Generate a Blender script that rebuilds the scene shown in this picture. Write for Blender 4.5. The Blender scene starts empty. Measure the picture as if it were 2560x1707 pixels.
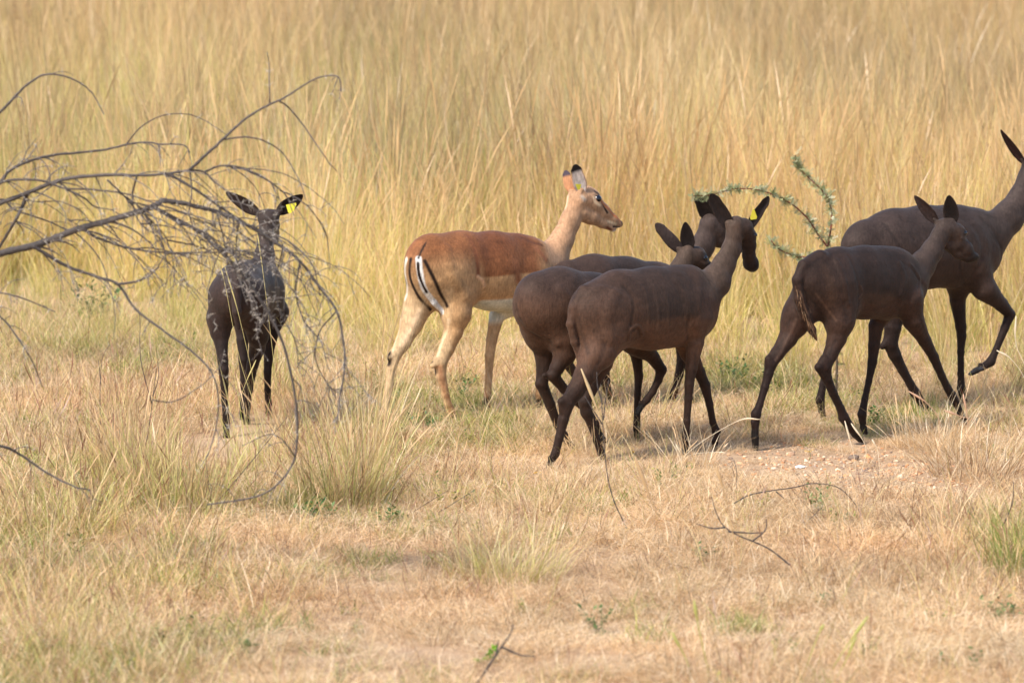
import bpy, math, time
import numpy as np
from mathutils import Vector
T0 = time.time()
scene = bpy.context.scene
COL = scene.collection
rad = math.radians
# ---------------------------------------------------------------- camera
CAM_H = 2.9
PITCH = rad(6.83)
FPX = 12000.0                      # focal length in pixels of the 2560 px wide photograph
CX, CY = 1280.0, 853.5
cam_d = bpy.data.cameras.new('camera')
cam = bpy.data.objects.new('camera', cam_d); COL.objects.link(cam)
cam.location = (0, 0, CAM_H)
cam.rotation_euler = (math.pi/2 - PITCH, 0, 0)
cam_d.sensor_width = 36.0
cam_d.lens = FPX/2560*36
cam_d.clip_start = 0.5
cam_d.clip_end = 6000
cam_d.dof.use_dof = True
cam_d.dof.focus_distance = 20.1
cam_d.dof.aperture_fstop = 4.2
scene.camera = cam
# ---------------------------------------------------------------- world and sun
SUN_TO = Vector((-0.48, -0.52, 0.78)).normalized()
elev = math.asin(SUN_TO.z)
azim = math.atan2(SUN_TO.x, SUN_TO.y)
world = bpy.data.worlds.new('World'); scene.world = world
world.use_nodes = True
wn = world.node_tree
sky = wn.nodes.new('ShaderNodeTexSky'); sky.sky_type = 'NISHITA'
sky.sun_disc = False; sky.sun_elevation = elev; sky.sun_rotation = azim
sky.air_density = 1.0; sky.dust_density = 3.0; sky.ozone_density = 1.0; sky.altitude = 1300
wn.links.new(sky.outputs[0], wn.nodes['Background'].inputs[0])
wn.nodes['Background'].inputs[1].default_value = 0.15
sun_d = bpy.data.lights.new('sun', 'SUN'); sun = bpy.data.objects.new('sun', sun_d); COL.objects.link(sun)
sun_d.energy = 2.7; sun_d.angle = rad(7.0); sun_d.color = (1.0, 0.975, 0.925)
sun.rotation_euler = SUN_TO.to_track_quat('Z', 'Y').to_euler()
sun.location = (-8, -6, 14)
scene.view_settings.view_transform = 'Standard'
scene.view_settings.look = 'None'
scene.view_settings.exposure = 1.06
scene.view_settings.gamma = 1.0
scene.render.engine = 'CYCLES'
scene.cycles.use_denoising = True
scene.cycles.max_bounces = 5
scene.cycles.diffuse_bounces = 3
scene.cycles.transparent_max_bounces = 4

# ---------------------------------------------------------------- helpers
cp, sp = math.cos(PITCH), math.sin(PITCH)
def ray(px, py):
    u = (np.asarray(px, float)-CX)/FPX; v = -(np.asarray(py, float)-CY)/FPX
    # camera axes: right=(1,0,0) up=(0,sp,cp) fwd=(0,cp,-sp)
    return np.stack(np.broadcast_arrays(u, cp+v*sp, -sp+v*cp), -1)
def at(px, py, Y):
    """world point seen at pixel (px,py) whose world Y (distance from the camera's foot) is Y"""
    d = ray(px, py)
    t = np.asarray(Y, float)/d[..., 1]
    return d*t[..., None] + np.array([0, 0, CAM_H])
def ground_at(px, py, z=0.0):
    d = ray(px, py)
    t = (z-CAM_H)/d[..., 2]
    return d*t[..., None] + np.array([0, 0, CAM_H])
def proj(P):
    P = np.asarray(P, float); q = P-np.array([0, 0, CAM_H])
    dep = q[..., 1]*cp - q[..., 2]*sp
    up = q[..., 1]*sp + q[..., 2]*cp
    return CX+FPX*q[..., 0]/dep, CY-FPX*up/dep, dep

def gz(x, y):
    """gentle unevenness of the ground"""
    return 0.010*np.sin(x*1.3+0.4*y)+0.008*np.sin(y*2.1-x*0.7+1.0)+0.006*np.sin(x*4.1+1.7)*np.sin(y*3.3)

def lin(r, g, b):
    f = lambda c: (c/255/12.92) if c/255 <= 0.04045 else ((c/255+0.055)/1.055)**2.4
    return np.array([f(r), f(g), f(b)])

def mesh_obj(name, V, F, mat=None, parent=None, colors=None, smooth=True, loc=None, mats=None, midx=None):
    """V (n,3) world coordinates; F (m,3|4) int array or list of arrays"""
    V = np.asarray(V, np.float32)
    if loc is not None: V = V - np.asarray(loc, np.float32)
    me = bpy.data.meshes.new(name)
    if isinstance(F, np.ndarray): F = [F]
    F = [f for f in F if len(f)]
    me.vertices.add(len(V)); me.vertices.foreach_set('co', V.ravel())
    nl = sum(f.size for f in F); nf = sum(len(f) for f in F)
    me.loops.add(nl); me.polygons.add(nf)
    me.loops.foreach_set('vertex_index', np.concatenate([f.ravel() for f in F]).astype(np.int32))
    tot = np.concatenate([np.full(len(f), f.shape[1]) for f in F]); st = np.concatenate([[0], np.cumsum(tot)[:-1]])
    me.polygons.foreach_set('loop_start', st.astype(np.int32))
    me.polygons.foreach_set('loop_total', tot.astype(np.int32))
    me.polygons.foreach_set('use_smooth', np.full(nf, smooth))
    if midx is not None: me.polygons.foreach_set('material_index', np.asarray(midx, np.int32))
    me.update(calc_edges=True); me.validate()
    if colors is not None:
        a = me.color_attributes.new('col', 'FLOAT_COLOR', 'POINT')
        c = np.ones((len(V), 4), np.float32); c[:, :3] = colors
        a.data.foreach_set('color', c.ravel())
    for m in (mats or ([mat] if mat else [])): me.materials.append(m)
    o = bpy.data.objects.new(name, me); COL.objects.link(o)
    if parent is not None: o.parent = parent
    elif loc is not None: o.location = loc
    return o
def empty(name, loc, label, cat, group=None):
    o = bpy.data.objects.new(name, None); COL.objects.link(o)
    o.location = loc; o.empty_display_size = 0.1
    tag(o, label, cat, group)
    return o
def tag(o, label=None, cat=None, group=None, kind=None):
    if label: o['label'] = label
    if cat: o['category'] = cat
    if group: o['group'] = group
    if kind: o['kind'] = kind
    return o

def catmull(P, n):
    """resample a polyline (k,d) smoothly, n samples per span"""
    P = np.asarray(P, float)
    if len(P) < 3:
        t = np.linspace(0, 1, n+1)[:, None]; return P[0]*(1-t)+P[-1]*t
    Q = np.vstack([2*P[0]-P[1], P, 2*P[-1]-P[-2]])
    out = []
    for i in range(len(P)-1):
        p0, p1, p2, p3 = Q[i:i+4]
        t = np.linspace(0, 1, n, endpoint=False)[:, None]
        out.append(0.5*((2*p1)+(-p0+p2)*t+(2*p0-5*p1+4*p2-p3)*t*t+(-p0+3*p1-3*p2+p3)*t**3))
    out.append(P[-1:])
    return np.vstack(out)

class MB:
    """collects pieces into one mesh"""
    def __init__(s): s.V = []; s.F3 = []; s.F4 = []; s.C = []; s.n = 0; s.m3 = []; s.m4 = []
    def add(s, V, F, color=(1, 1, 1), mi=0):
        V = np.asarray(V, float); F = np.asarray(F)
        (s.F4 if F.shape[1] == 4 else s.F3).append(F+s.n)
        (s.m4 if F.shape[1] == 4 else s.m3).append(np.full(len(F), mi))
        s.V.append(V)
        C = np.asarray(color, float); s.C.append(np.broadcast_to(C, (len(V), 3)))
        s.n += len(V)
    def tube(s, P, R, sides=6, color=(1, 1, 1), mi=0):
        P = np.asarray(P, float); n = len(P); R = np.broadcast_to(np.asarray(R, float), (n,))
        T = np.gradient(P, axis=0); T /= np.linalg.norm(T, axis=1)[:, None]+1e-12
        up = np.array([0.31, 0.9, 0.3]); A = np.cross(T, up); A /= np.linalg.norm(A, axis=1)[:, None]+1e-12
        B = np.cross(T, A)
        a = np.arange(sides)/sides*2*math.pi
        V = P[:, None]+R[:, None, None]*(np.cos(a)[None, :, None]*A[:, None]+np.sin(a)[None, :, None]*B[:, None])
        V = np.concatenate([V.reshape(-1, 3), P[:1]-T[:1]*R[0]*.5, P[-1:]+T[-1:]*R[-1]*.5])
        i = np.arange(n-1)[:, None]*sides; j = np.arange(sides)[None]; k = (j+1) % sides
        F = np.stack([i+j, i+k, i+sides+k, i+sides+j], -1).reshape(-1, 4)
        b = n*sides; j = np.arange(sides); k = (j+1) % sides
        caps = np.concatenate([np.stack([np.full(sides, b), k, j], -1), np.stack([np.full(sides, b+1), (n-1)*sides+j, (n-1)*sides+k], -1)])
        C = np.asarray(color, float)
        if C.ndim == 2: C = np.concatenate([np.repeat(C, sides, 0), C[:1], C[-1:]])
        n0 = s.n
        s.add(V, F, C, mi); s.F3.append(caps+n0); s.m3.append(np.full(len(caps), mi))
    def build(s, name, mat=None, parent=None, loc=None, mats=None, smooth=True):
        V = np.vstack(s.V); F = []; m = []
        if s.F3: F.append(np.vstack(s.F3)); m += s.m3
        if s.F4: F.append(np.vstack(s.F4)); m += s.m4
        return mesh_obj(name, V, F, mat, parent, np.vstack(s.C), smooth, loc, mats, np.concatenate(m))

# ---------------------------------------------------------------- materials
def new_mat(name):
    m = bpy.data.materials.new(name); m.use_nodes = True
    nt = m.node_tree; nt.nodes.clear()
    out = nt.nodes.new('ShaderNodeOutputMaterial')
    return m, nt, out
def N(nt, t, **kw):
    n = nt.nodes.new(t)
    for k, v in kw.items(): setattr(n, k, v)
    return n
def grass_mat(name, transl=0.45, instanced=True, patch=None):
    m, nt, out = new_mat(name)
    L = nt.links.new
    a = N(nt, 'ShaderNodeAttribute', attribute_name='col')
    col = a.outputs['Color']
    if instanced:
        t = N(nt, 'ShaderNodeAttribute', attribute_name='tint', attribute_type='INSTANCER')
        mx = N(nt, 'ShaderNodeMix', data_type='RGBA', blend_type='MULTIPLY'); mx.inputs[0].default_value = 1
        L(col, mx.inputs[6]); L(t.outputs['Color'], mx.inputs[7]); col = mx.outputs[2]
    d = N(nt, 'ShaderNodeBsdfDiffuse'); tr = N(nt, 'ShaderNodeBsdfTranslucent'); g = N(nt, 'ShaderNodeBsdfGlossy')
    g.inputs['Roughness'].default_value = 0.45; g.inputs['Color'].default_value = (1, 1, 1, 1)
    mix = N(nt, 'ShaderNodeMixShader'); mix.inputs[0].default_value = transl
    mix2 = N(nt, 'ShaderNodeMixShader'); mix2.inputs[0].default_value = 0.035
    L(col, d.inputs[0]); L(col, tr.inputs[0]); L(d.outputs[0], mix.inputs[1]); L(tr.outputs[0], mix.inputs[2])
    L(mix.outputs[0], mix2.inputs[1]); L(g.outputs[0], mix2.inputs[2]); L(mix2.outputs[0], out.inputs[0])
    return m
def attr_mat(name, rough=0.8, noise=0.25, nscale=40, bump=0.0, bscale=80, sheen=0.0, spec=0.3, coord='Object'):
    m, nt, out = new_mat(name); L = nt.links.new
    b = N(nt, 'ShaderNodeBsdfPrincipled'); b.inputs['Roughness'].default_value = rough
    b.inputs['Specular IOR Level'].default_value = spec
    b.inputs['Sheen Weight'].default_value = sheen; b.inputs['Sheen Roughness'].default_value = 0.45
    a = N(nt, 'ShaderNodeAttribute', attribute_name='col')
    tc = N(nt, 'ShaderNodeTexCoord')
    nz = N(nt, 'ShaderNodeTexNoise'); nz.inputs['Scale'].default_value = nscale; nz.inputs['Detail'].default_value = 5; nz.inputs['Roughness'].default_value = .65
    L(tc.outputs[coord], nz.inputs['Vector'])
    mr = N(nt, 'ShaderNodeMapRange'); mr.inputs[1].default_value = .25; mr.inputs[2].default_value = .75
    mr.inputs[3].default_value = 1-noise; mr.inputs[4].default_value = 1+noise
    L(nz.outputs[0], mr.inputs[0])
    mx = N(nt, 'ShaderNodeMix', data_type='RGBA', blend_type='MULTIPLY'); mx.inputs[0].default_value = 1
    L(a.outputs['Color'], mx.inputs[6]); L(mr.outputs[0], mx.inputs[7]); L(mx.outputs[2], b.inputs['Base Color'])
    if bump:
        n2 = N(nt, 'ShaderNodeTexNoise'); n2.inputs['Scale'].default_value = bscale; n2.inputs['Detail'].default_value = 4
        L(tc.outputs[coord], n2.inputs['Vector'])
        bp = N(nt, 'ShaderNodeBump'); bp.inputs['Strength'].default_value = bump; bp.inputs['Distance'].default_value = 0.004
        L(n2.outputs[0], bp.inputs['Height']); L(bp.outputs[0], b.inputs['Normal'])
    L(b.outputs[0], out.inputs[0])
    return m
M_GRASS = grass_mat('dry_grass')
M_LEAF = grass_mat('leaf', 0.3, False)
M_WOOD = attr_mat('dead_wood', 0.85, 0.3, 90, 0.5, 160)
M_THORN = attr_mat('thorn', 0.5, 0.1, 60)
M_STONE = attr_mat('stone', 0.85, 0.25, 30, 0.6, 60)
def coat_mat():
    m, nt, out = new_mat('short_fur'); L = nt.links.new
    b = N(nt, 'ShaderNodeBsdfPrincipled'); b.inputs['Roughness'].default_value = 0.60
    b.inputs['Specular IOR Level'].default_value = 0.15
    b.inputs['Specular Tint'].default_value = (1.0, .86, .74, 1)
    b.inputs['Sheen Weight'].default_value = 0.05; b.inputs['Sheen Tint'].default_value = (1, .82, .66, 1); b.inputs['Sheen Roughness'].default_value = 0.5
    a = N(nt, 'ShaderNodeAttribute', attribute_name='col')
    tc = N(nt, 'ShaderNodeTexCoord')
    def noise(scale, det, sc=(1, 1, 1)):
        mp = N(nt, 'ShaderNodeMapping'); mp.inputs['Scale'].default_value = sc
        L(tc.outputs['Object'], mp.inputs[0])
        n = N(nt, 'ShaderNodeTexNoise'); n.inputs['Scale'].default_value = scale; n.inputs['Detail'].default_value = det; n.inputs['Roughness'].default_value = .6
        L(mp.outputs[0], n.inputs['Vector']); return n
    n1 = noise(20, 5, (.7, .7, 1.1)); n2 = noise(120, 4, (1, 1, .3))
    def rng(n, lo, hi):
        r = N(nt, 'ShaderNodeMapRange'); r.inputs[1].default_value = .3; r.inputs[2].default_value = .7; r.inputs[3].default_value = lo; r.inputs[4].default_value = hi
        L(n.outputs[0], r.inputs[0]); return r
    r1 = rng(n1, .78, 1.24); r2 = rng(n2, .74, 1.28)
    mu = N(nt, 'ShaderNodeMath', operation='MULTIPLY'); L(r1.outputs[0], mu.inputs[0]); L(r2.outputs[0], mu.inputs[1])
    mx = N(nt, 'ShaderNodeMix', data_type='RGBA', blend_type='MULTIPLY'); mx.inputs[0].default_value = 1
    L(a.outputs['Color'], mx.inputs[6]); L(mu.outputs[0], mx.inputs[7]); L(mx.outputs[2], b.inputs['Base Color'])
    n3 = noise(28, 3); n4 = noise(240, 2, (1, 1, .3))
    ad = N(nt, 'ShaderNodeMath', operation='MULTIPLY_ADD'); L(n4.outputs[0], ad.inputs[0]); ad.inputs[1].default_value = .6; L(n3.outputs[0], ad.inputs[2])
    bp = N(nt, 'ShaderNodeBump'); bp.inputs['Strength'].default_value = .55; bp.inputs['Distance'].default_value = 0.006
    L(ad.outputs[0], bp.inputs['Height']); L(bp.outputs[0], b.inputs['Normal'])
    L(b.outputs[0], out.inputs[0]); return m
M_COAT = coat_mat()
def plain(name, c, rough=.5, spec=.5):
    m, nt, out = new_mat(name); b = N(nt, 'ShaderNodeBsdfPrincipled')
    n = N(nt, 'ShaderNodeTexNoise'); n.inputs['Scale'].default_value = 120
    r = N(nt, 'ShaderNodeMapRange'); r.inputs[3].default_value = .88; r.inputs[4].default_value = 1.1
    mx = N(nt, 'ShaderNodeMix', data_type='RGBA', blend_type='MULTIPLY'); mx.inputs[0].default_value = 1; mx.inputs[6].default_value = (*c, 1)
    nt.links.new(n.outputs[0], r.inputs[0]); nt.links.new(r.outputs[0], mx.inputs[7]); nt.links.new(mx.outputs[2], b.inputs['Base Color'])
    b.inputs['Roughness'].default_value = rough; b.inputs['Specular IOR Level'].default_value = spec
    nt.links.new(b.outputs[0], out.inputs[0]); return m
M_EYE = plain('eye_dark', (0.006, 0.005, 0.006), .12, .6)
M_TAG = plain('yellow_plastic', (0.70, 0.58, 0.03), .5)
M_FLOWER = plain('yellow_petal', (0.75, 0.45, 0.02), .6)

# ---------------------------------------------------------------- ground
def ground_mat():
    m, nt, out = new_mat('sandy_soil'); L = nt.links.new
    b = N(nt, 'ShaderNodeBsdfPrincipled'); b.inputs['Roughness'].default_value = .95; b.inputs['Specular IOR Level'].default_value = .1
    tc = N(nt, 'ShaderNodeTexCoord')
    def ns(s, d=6, r=.6):
        n = N(nt, 'ShaderNodeTexNoise'); n.inputs['Scale'].default_value = s; n.inputs['Detail'].default_value = d; n.inputs['Roughness'].default_value = r
        L(tc.outputs['Object'], n.inputs['Vector']); return n
    big = ns(1.1); fine = ns(38, 6, .7); peb = N(nt, 'ShaderNodeTexVoronoi'); peb.inputs['Scale'].default_value = 55
    L(tc.outputs['Object'], peb.inputs['Vector'])
    cr = N(nt, 'ShaderNodeValToRGB'); e = cr.color_ramp.elements
    e[0].position = .3; e[0].color = (*lin(150, 122, 94), 1); e[1].position = .7; e[1].color = (*lin(208, 180, 146), 1)
    x = e.new(.5); x.color = (*lin(188, 154, 120), 1)
    mixf = N(nt, 'ShaderNodeMath', operation='MULTIPLY_ADD'); L(big.outputs[0], mixf.inputs[0]); mixf.inputs[1].default_value = .45
    m2 = N(nt, 'ShaderNodeMath', operation='MULTIPLY'); L(fine.outputs[0], m2.inputs[0]); m2.inputs[1].default_value = .55; L(m2.outputs[0], mixf.inputs[2])
    L(mixf.outputs[0], cr.inputs[0])
    mx = N(nt, 'ShaderNodeMix', data_type='RGBA', blend_type='MIX')
    lt = N(nt, 'ShaderNodeMath', operation='LESS_THAN'); L(peb.outputs['Distance'], lt.inputs[0]); lt.inputs[1].default_value = .16
    m3 = N(nt, 'ShaderNodeMath', operation='MULTIPLY'); L(lt.outputs[0], m3.inputs[0]); m3.inputs[1].default_value = .5
    L(m3.outputs[0], mx.inputs[0]); L(cr.outputs[0], mx.inputs[6]); mx.inputs[7].default_value = (*lin(208, 170, 132), 1)
    L(mx.outputs[2], b.inputs['Base Color'])
    bp = N(nt, 'ShaderNodeBump'); bp.inputs['Strength'].default_value = .8; bp.inputs['Distance'].default_value = .02
    L(fine.outputs[0], bp.inputs['Height']); L(bp.outputs[0], b.inputs['Normal']); L(b.outputs[0], out.inputs[0])
    return m
xs = np.concatenate([[-3000, -800, -200, -60, -25], np.arange(-12, 12.01, .12), [25, 60, 200, 800, 3000]])
ys = np.concatenate([[-400, -60, -10, 5], np.arange(11, 34, .12), np.arange(34, 80, .8), [100, 160, 300, 800, 4000]])
GX, GY = np.meshgrid(xs, ys, indexing='ij')
GZ = np.where((np.abs(GX) < 13) & (GY > 10) & (GY < 80), gz(GX, GY), 0)
nx_, ny_ = GX.shape
ii = np.arange(nx_-1)[:, None]*ny_+np.arange(ny_-1)[None]
gf = np.stack([ii, ii+ny_, ii+ny_+1, ii+1], -1).reshape(-1, 4)
g = mesh_obj('ground', np.stack([GX, GY, GZ], -1).reshape(-1, 3), gf, ground_mat())
tag(g, kind='structure')
# ================================================================= ANIMALS
VOX = 0.0042
def surface_nets(F, org, h):
    s = F < 0
    nx, ny, nz = F.shape
    c = s[:-1, :-1, :-1].astype(np.int8)
    for dx in (0, 1):
        for dy in (0, 1):
            for dz in (0, 1):
                if dx+dy+dz: c = c + s[dx:nx-1+dx, dy:ny-1+dy, dz:nz-1+dz]
    act = (c > 0) & (c < 8)
    I, J, K = np.nonzero(act)
    vid = np.full(act.shape, -1, np.int32); vid[I, J, K] = np.arange(len(I))
    S = np.zeros((len(I), 3)); W = np.zeros(len(I))
    cor = [(0, 0, 0), (1, 0, 0), (0, 1, 0), (1, 1, 0), (0, 0, 1), (1, 0, 1), (0, 1, 1), (1, 1, 1)]
    vals = [F[I+a, J+b, K+d].astype(float) for a, b, d in cor]
    for p in range(8):
        for ax in range(3):
            if cor[p][ax] == 0:
                q = p + (1 << ax)
                a, b = vals[p], vals[q]
                x = (a < 0) != (b < 0)
                t = np.where(x, a/(a-b+1e-12), 0)
                pt = np.array(cor[p], float)[None].repeat(len(I), 0); pt[:, ax] += t
                S += pt*x[:, None]; W += x
    V = (np.stack([I, J, K], -1)+S/W[:, None])*h+org
    faces = []
    for ax in range(3):
        sl0 = [slice(1, -1)]*3; sl1 = [slice(1, -1)]*3
        sl0[ax] = slice(0, -1); sl1[ax] = slice(1, None)
        a = s[tuple(sl0)]; b = s[tuple(sl1)]
        i, j, k = np.nonzero(a != b)
        ins = a[i, j, k]
        off = [1, 1, 1]; off[ax] = 0
        g = np.stack([i+off[0], j+off[1], k+off[2]], -1)
        u, v = (ax+1) % 3, (ax+2) % 3
        def cell(du, dv):
            q = g.copy(); q[:, u] += du; q[:, v] += dv
            return vid[q[:, 0], q[:, 1], q[:, 2]]
        f = np.stack([cell(-1, -1), cell(0, -1), cell(0, 0), cell(-1, 0)], -1)
        f = np.where(ins[:, None], f, f[:, ::-1])
        faces.append(f)
    return V, np.vstack(faces)
def vnormals(V, F):
    n = np.cross(V[F[:, 2]]-V[F[:, 0]], V[F[:, 3]]-V[F[:, 1]])
    out = np.zeros_like(V)
    for k in range(4):
        for a in range(3): out[:, a] += np.bincount(F[:, k], n[:, a], len(V))
    return out/(np.linalg.norm(out, axis=1)[:, None]+1e-12)
def smooth_mesh(V, F, it=3):
    E = np.concatenate([F[:, [0, 1]], F[:, [1, 2]], F[:, [2, 3]], F[:, [3, 0]]])
    deg = np.bincount(E[:, 0], minlength=len(V))+np.bincount(E[:, 1], minlength=len(V))
    for k in range(it):
        for lam in (0.55, -0.5):
            A = np.stack([np.bincount(E[:, 0], V[E[:, 1], a], len(V))+np.bincount(E[:, 1], V[E[:, 0], a], len(V)) for a in range(3)], -1)
            V = V+lam*(A/deg[:, None]-V)
    return V
def seg_dist(P, a, b):
    ab = b-a; t = np.clip((P-a)@ab/(ab@ab+1e-12), 0, 1)
    return np.linalg.norm(P-a-t[:, None]*ab, axis=1), t
def vnoise(P, s, seed=0):
    r = np.random.RandomState(seed); o = np.zeros(len(P))
    for k in range(7):
        w = r.normal(size=3)*s; o += np.sin(P@w+r.rand()*6.28)
    return o/3.7

class Animal:
    def __init__(s, label, psi, ref, Y0=None, lab_group=None, axis_x=None):
        """psi heading (deg, 0 = to the right, 90 = straight away); ref (px,py,lat) a hoof on the ground fixes the distance"""
        s.label = label; s.psi = rad(psi); s.group = lab_group
        s.hd = np.array([math.cos(s.psi), math.sin(s.psi), 0]); s.lt = np.array([-math.sin(s.psi), math.cos(s.psi), 0])
        s.x0 = axis_x
        px, py, lat = ref
        G = ground_at(px, py)
        s.mpp = G[1]/FPX*1.005
        xm = (px-axis_x)*s.mpp
        if psi < 70: s.Y = G[1]-(lat+xm*math.sin(s.psi))/math.cos(s.psi)
        else: s.Y = G[1]-lat          # lat is the depth offset itself
        s.mode_d = psi >= 70; s.sa = .42; s.hw = .118; s.sad = (-.12, .20)
        s.chains = []; s.strokes = []; s.ears = []; s.eyes = []; s.tags = []; s.feet = []
    def pt(s, p):
        px, py, lat = p[0], p[1], p[-1]
        if s.mode_d: d = lat
        else: d = (lat+(px-s.x0)*s.mpp*math.sin(s.psi))/math.cos(s.psi)
        return at(px, py, s.Y+d)
    def chain(s, pts, k=.02, flat=1.0, lat=0.0, kin=.012, axis=None):
        """pts (px,py,r[,lat])"""
        Q = [(p if len(p) == 4 else (*p, lat)) for p in pts]
        if not s.mode_d: Q = [(q[0], q[1], q[2], math.copysign(min(abs(q[3]), max(.012, s.hw-q[2]*s.mpp)), q[3]) if q[2] > 30 else q[3]) for q in Q]
        W = np.array([s.pt((q[0], q[1], q[3])) for q in Q]); R = np.array([q[2] for q in Q])*s.mpp
        s.chains.append((W, R, k, flat, kin, s.lt if axis is None else axis))
        return W
    def leg(s, pts, lat, lat2=None, k=.022, hoof=True):
        """pts from the top; the last point is the hoof tip"""
        n = len(pts); lat2 = lat*.8 if lat2 is None else lat2
        Q = []
        for i, p in enumerate(pts):
            l = p[3] if len(p) == 4 else lat+(lat2-lat)*i/(n-1)
            if not s.mode_d: l = math.copysign(min(abs(l), max(.012, s.hw-p[2]*s.mpp)), l)
            Q.append((p[0], p[1], p[2], l))
        if not hoof:
            s.chain(Q, k); return
        W = s.chain(Q[:-1], k, kin=.007)
        # cloven hoof: two toes side by side
        e = Q[-1]; f = Q[-2]
        a = s.pt((f[0], f[1], f[3])); b = s.pt((e[0], e[1], e[3]))
        side = s.lt if not s.mode_d else np.array([1., 0, 0])
        for sg in (-1, 1):
            m_ = a*.5+b*.5+side*sg*.0075
            tip = b+side*sg*.0075+s.hd*.006
            s.chains.append((np.array([a+side*sg*.004, m_, tip]), np.array([f[2]*.72, f[2]*.66, e[2]*.62])*s.mpp, .004, 1.0, .004, s.lt))
        dw = a-s.hd*f[2]*s.mpp*.75+np.array([0, 0, .012])
        s.chains.append((np.array([dw, dw+np.array([0, 0, -.016])-s.hd*.003]), np.array([f[2]*.62, f[2]*.34])*s.mpp, .006, 1.0, .004, s.lt))
        s.feet.append((e[0], e[1], b, len(W)))
        s.hoofs = getattr(s, 'hoofs', []) + [(a, b)]
        s.legl = getattr(s, 'legl', []) + [W]
    def field(s):
        lo = np.min([ (W-R[:, None]).min(0) for W, R, *_ in s.chains], 0)-.04
        hi = np.max([ (W+R[:, None]).max(0) for W, R, *_ in s.chains], 0)+.04
        n = np.ceil((hi-lo)/VOX).astype(int)+1
        F = np.full(n, .07, np.float32)
        ax = [lo[i]+np.arange(n[i])*VOX for i in range(3)]
        for W, R, k, flat, kin, lt in s.chains:
            # whole chain in its own box first
            mg = .055
            l = (W-R[:, None]).min(0)-mg; h = (W+R[:, None]).max(0)+mg
            i0 = np.clip(((l-lo)/VOX).astype(int), 0, n-1); i1 = np.clip(np.ceil((h-lo)/VOX).astype(int)+1, 1, n)
            G = np.full(i1-i0, .07, np.float32)
            for q in range(len(W)-1):
                a, b, ra, rb = W[q], W[q+1], R[q], R[q+1]
                l = np.minimum(a-ra, b-rb)-mg; h = np.maximum(a+ra, b+rb)+mg
                j0 = np.clip(((l-lo)/VOX).astype(int), 0, n-1); j1 = np.clip(np.ceil((h-lo)/VOX).astype(int)+1, 1, n)
                X = ax[0][j0[0]:j1[0]][:, None, None]; Y = ax[1][j0[1]:j1[1]][None, :, None]; Z = ax[2][j0[2]:j1[2]][None, None]
                X = X.astype(np.float32); Y = Y.astype(np.float32); Z = Z.astype(np.float32)
                ab = b-a
                t = ((X-a[0])*ab[0]+(Y-a[1])*ab[1]+(Z-a[2])*ab[2])/(ab@ab+1e-9)
                t = np.clip(t, 0, 1)
                dx = X-a[0]-t*ab[0]; dy = Y-a[1]-t*ab[1]; dz = Z-a[2]-t*ab[2]
                if flat != 1.0:
                    c = dx*lt[0]+dy*lt[1]+dz*lt[2]; e = c*(1/flat-1)
                    dx = dx+e*lt[0]; dy = dy+e*lt[1]; dz = dz+e*lt[2]
                d = np.sqrt(dx*dx+dy*dy+dz*dz)-(ra+(rb-ra)*(t*t*(3-2*t)*.5+t*.5))
                if flat != 1.0: d = d*(.5+.5*flat)
                sl = tuple(slice(j0[m]-i0[m], j1[m]-i0[m]) for m in range(3))
                g = G[sl]; hh = np.maximum(kin-np.abs(g-d), 0)/kin
                G[sl] = np.minimum(g, d)-hh*hh*kin*.25
            sl = tuple(slice(i0[m], i1[m]) for m in range(3))
            f = F[sl]; hh = np.maximum(k-np.abs(f-G), 0)/k
            F[sl] = np.minimum(f, G)-hh*hh*k*.25
        return F, lo
    def surf(s, px, py, V=None, PX=None):
        """nearest surface point seen at a pixel"""
        d = (s.PX-px)**2+(s.PY-py)**2
        for r in (5, 9, 16, 30, 60):
            m = np.nonzero(d < r*r)[0]
            if len(m):
                dm = s.DEP[m]; c = m[dm < dm.min()+.03]
                return s.V[c].mean(0)
        return s.V[np.argmin(d)]
    def ear(s, base, tip, w, face, latb, latt, cup=.5, tipc=None, inc=None, outc=None, shape=0.42):
        s.ears.append((base, tip, w, face, latb, latt, cup, tipc, inc, outc, shape))
    def build(s, coat, mat=M_COAT):
        for (base, tip, w, face, latb, latt, *_ ) in s.ears:
            b = s.pt((*base, latb)); t = s.pt((*tip, latt))
            s.chains.append((np.array([b-(t-b)*.12, b+(t-b)*.12]), np.array([w*.27, w*.16])*s.mpp, .02, 1, .005, s.lt))
        F, lo = s.field()
        V, Q = surface_nets(F, lo, VOX)
        V = smooth_mesh(V, Q, 3)
        s.V = V; s.PX, s.PY, s.DEP = proj(V)
        Nn = vnormals(V, Q)
        col = coat(s, V, Nn)
        disp = np.zeros(len(V))
        for (c, pts, r, dm, soft) in s.strokes:
            P = np.array([s.surf(x, y) for x, y in pts])
            P = catmull(P, 4) if len(P) > 2 else P
            R = r*s.mpp; best = np.full(len(V), 9.)
            lo_, hi_ = P.min(0)-R*1.6, P.max(0)+R*1.6
            m = np.nonzero(((V > lo_) & (V < hi_)).all(1))[0]
            if not len(m): continue
            bb = np.full(len(m), 9.)
            for i in range(len(P)-1):
                d, t = seg_dist(V[m], P[i], P[i+1]); bb = np.minimum(bb, d)
            wgt = np.clip((1-bb/R)/max(soft, .05), 0, 1); wgt = wgt*wgt*(3-2*wgt)*s.sa
            if c is not None: col[m] = col[m]*(1-wgt[:, None])+np.array(c)*wgt[:, None]
            if dm: disp[m] += dm*.001*(.6 if dm < 0 else 1)*np.clip(1-(bb/(R*(1.5 if dm < 0 else 1)))**2, 0, 1)**2
        V = V+Nn*disp[:, None]
        allV = [V]; allF = [Q]; allC = [col]; n = len(V)
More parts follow.
